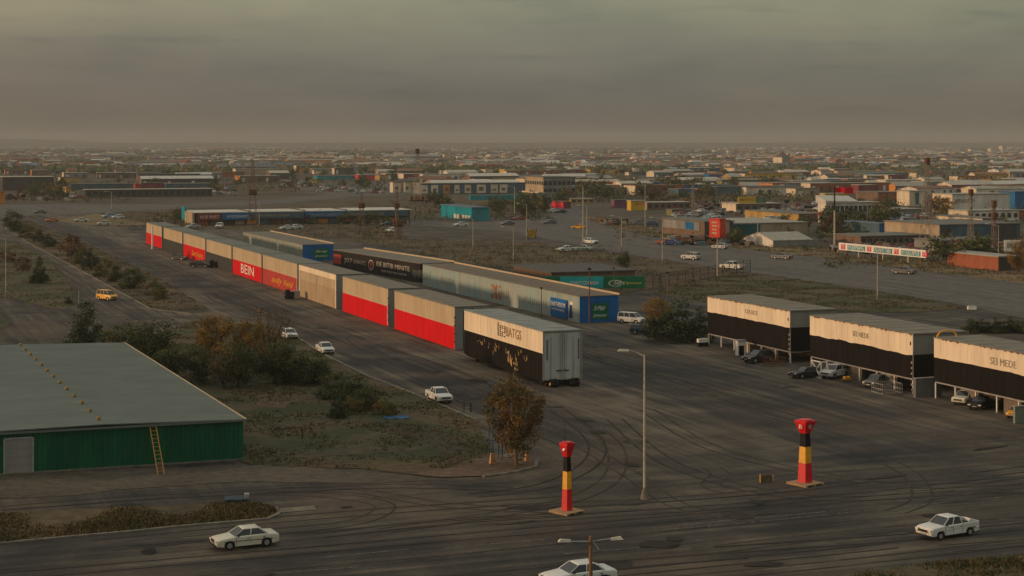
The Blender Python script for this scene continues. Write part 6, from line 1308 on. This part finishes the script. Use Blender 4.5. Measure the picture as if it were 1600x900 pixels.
def clump(mb, P, hh, R):
    m_ = R.choices(TM, [5, 4, 3, 2, 2, 1])[0]
    for q in range(R.randint(10, 22)):
        c = Vector((P.x+R.gauss(0, hh*.45), P.y+R.gauss(0, hh*.45), abs(R.gauss(hh*.4, hh*.25)))); a = Vector((R.gauss(0, 1), R.gauss(0, 1), R.gauss(0, .7))).normalized()*hh*R.uniform(.1, .24); b_ = a.cross(Vector((R.gauss(0, 1), R.gauss(0, 1), R.gauss(0, 1)))).normalized()*hh*R.uniform(.08, .2)
        mb.face([c-a, c-b_, c+a, c+b_], m_)
for x0, x1, y0, y1, n, hm_ in ((0, 620, 262, 300, 700, 2.6), (230, 640, 336, 352, 260, 1.8), (600, 860, 318, 346, 240, 1.8), (860, 1010, 290, 316, 260, 3), (1000, 1290, 292, 318, 420, 3), (1290, 1600, 300, 384, 420, 2.4), (640, 1600, 258, 292, 900, 3), (560, 640, 355, 372, 50, 1.4), (640, 960, 385, 412, 160, 1.0), (960, 1300, 358, 378, 120, 1.2), (1290, 1600, 404, 420, 160, 1.2), (0, 200, 300, 316, 120, 2), (180, 320, 350, 362, 50, 1.2)):
    for i in range(n):
        px, py = rt.uniform(x0, x1), rt.uniform(y0, y1)
        if x0 == 960 and py < 358+(px-960)*.1: py = 360+(px-960)*.09+rt.uniform(0, 5)
        clump(mb2, G(px, py), hm_*rt.uniform(.5, 1.3), rt)
o = mb2.build('scrub_vegetation'); o['kind'] = 'stuff'; o['label'] = 'scattered scrub and bushes between the far buildings'
# parked cars in the town
CARM2 = [('sedan', 'white'), ('hatch', 'silver'), ('suv', 'white'), ('sedan', 'navy'), ('hatch', 'red'), ('suv', 'grey'), ('sedan', 'lblue')]
lots = [(440, 480, 284, 294, 14), (500, 560, 293, 303, 14), (1190, 1260, 328, 346, 26), (1050, 1130, 330, 344, 22), (1270, 1300, 318, 332, 12), (1390, 1450, 338, 350, 12), (560, 600, 296, 305, 8), (1330, 1400, 373, 379, 8), (300, 380, 296, 306, 12), (90, 130, 303, 310, 6)]
for x0, x1, y0, y1, n in lots:
    for i in range(n):
        px, py = rt.uniform(x0, x1), rt.uniform(y0, y1); k, c = rt.choice(CARM2); ln = min(LM, key=lambda m_: abs(m_[0]-px)); side = 'left of' if px < ln[0]-4 else 'right of'
        make_car('parked_car', f'{ {"navy": "dark blue", "lblue": "light blue"}.get(c, c)} {dict(sedan="saloon", hatch="hatchback", suv="off-roader")[k]} parked {side} {ln[1]}', k, c, cp(px, py), rt.choice((0, math.pi/2))+AN+rt.uniform(-.2, .2), 'cars parked in the town lots', False, scale=1.1)
BY = defaultdict(list)
for q in SHD: BY[q[2]].append(q)
for lab, L_ in list(BY.items()):
    for q, lb in uniq(lab, L_, lambda q: q[1]): q[0]['label'] = lb
BY = defaultdict(list)
for o in bpy.data.objects:
    if o.parent is None and o.name.startswith('parked_car'): BY[o['label']].append(o)
for lab, L_ in list(BY.items()):
    for o, lb in uniq(lab, L_, lambda o: o.location.x/o.location.y): o['label'] = lb
# small clutter along the market front and the highway fronts
jm = MB(); jc = [WM['grey'], M_RUST, M_STEEL, WM['slate'], WM['maroon'], M_DARK, WM['brown'], WM['tan'], M_DARK]
for x0, x1, y0, y1, n in ((1300, 1600, 384, 398, 260), (1040, 1200, 374, 384, 160), (430, 640, 336, 350, 160), (1480, 1600, 384, 398, 200), (940, 1010, 346, 352, 60), (1050, 1290, 316, 340, 240), (0, 120, 304, 314, 120)):
    for i in range(n):
        P = G(rt.uniform(x0, x1), rt.uniform(y0, y1)); a, c, h2 = rt.uniform(.3, 1.2), rt.uniform(.3, 1.2), rt.uniform(.3, 1.5); jm.box(P.x-a, P.x+a, P.y-c, P.y+c, 0, h2, rt.choice(jc))
o = jm.build('scrap_clutter'); o['kind'] = 'stuff'; o['label'] = 'scattered scrap and goods lying around the roadside yards'
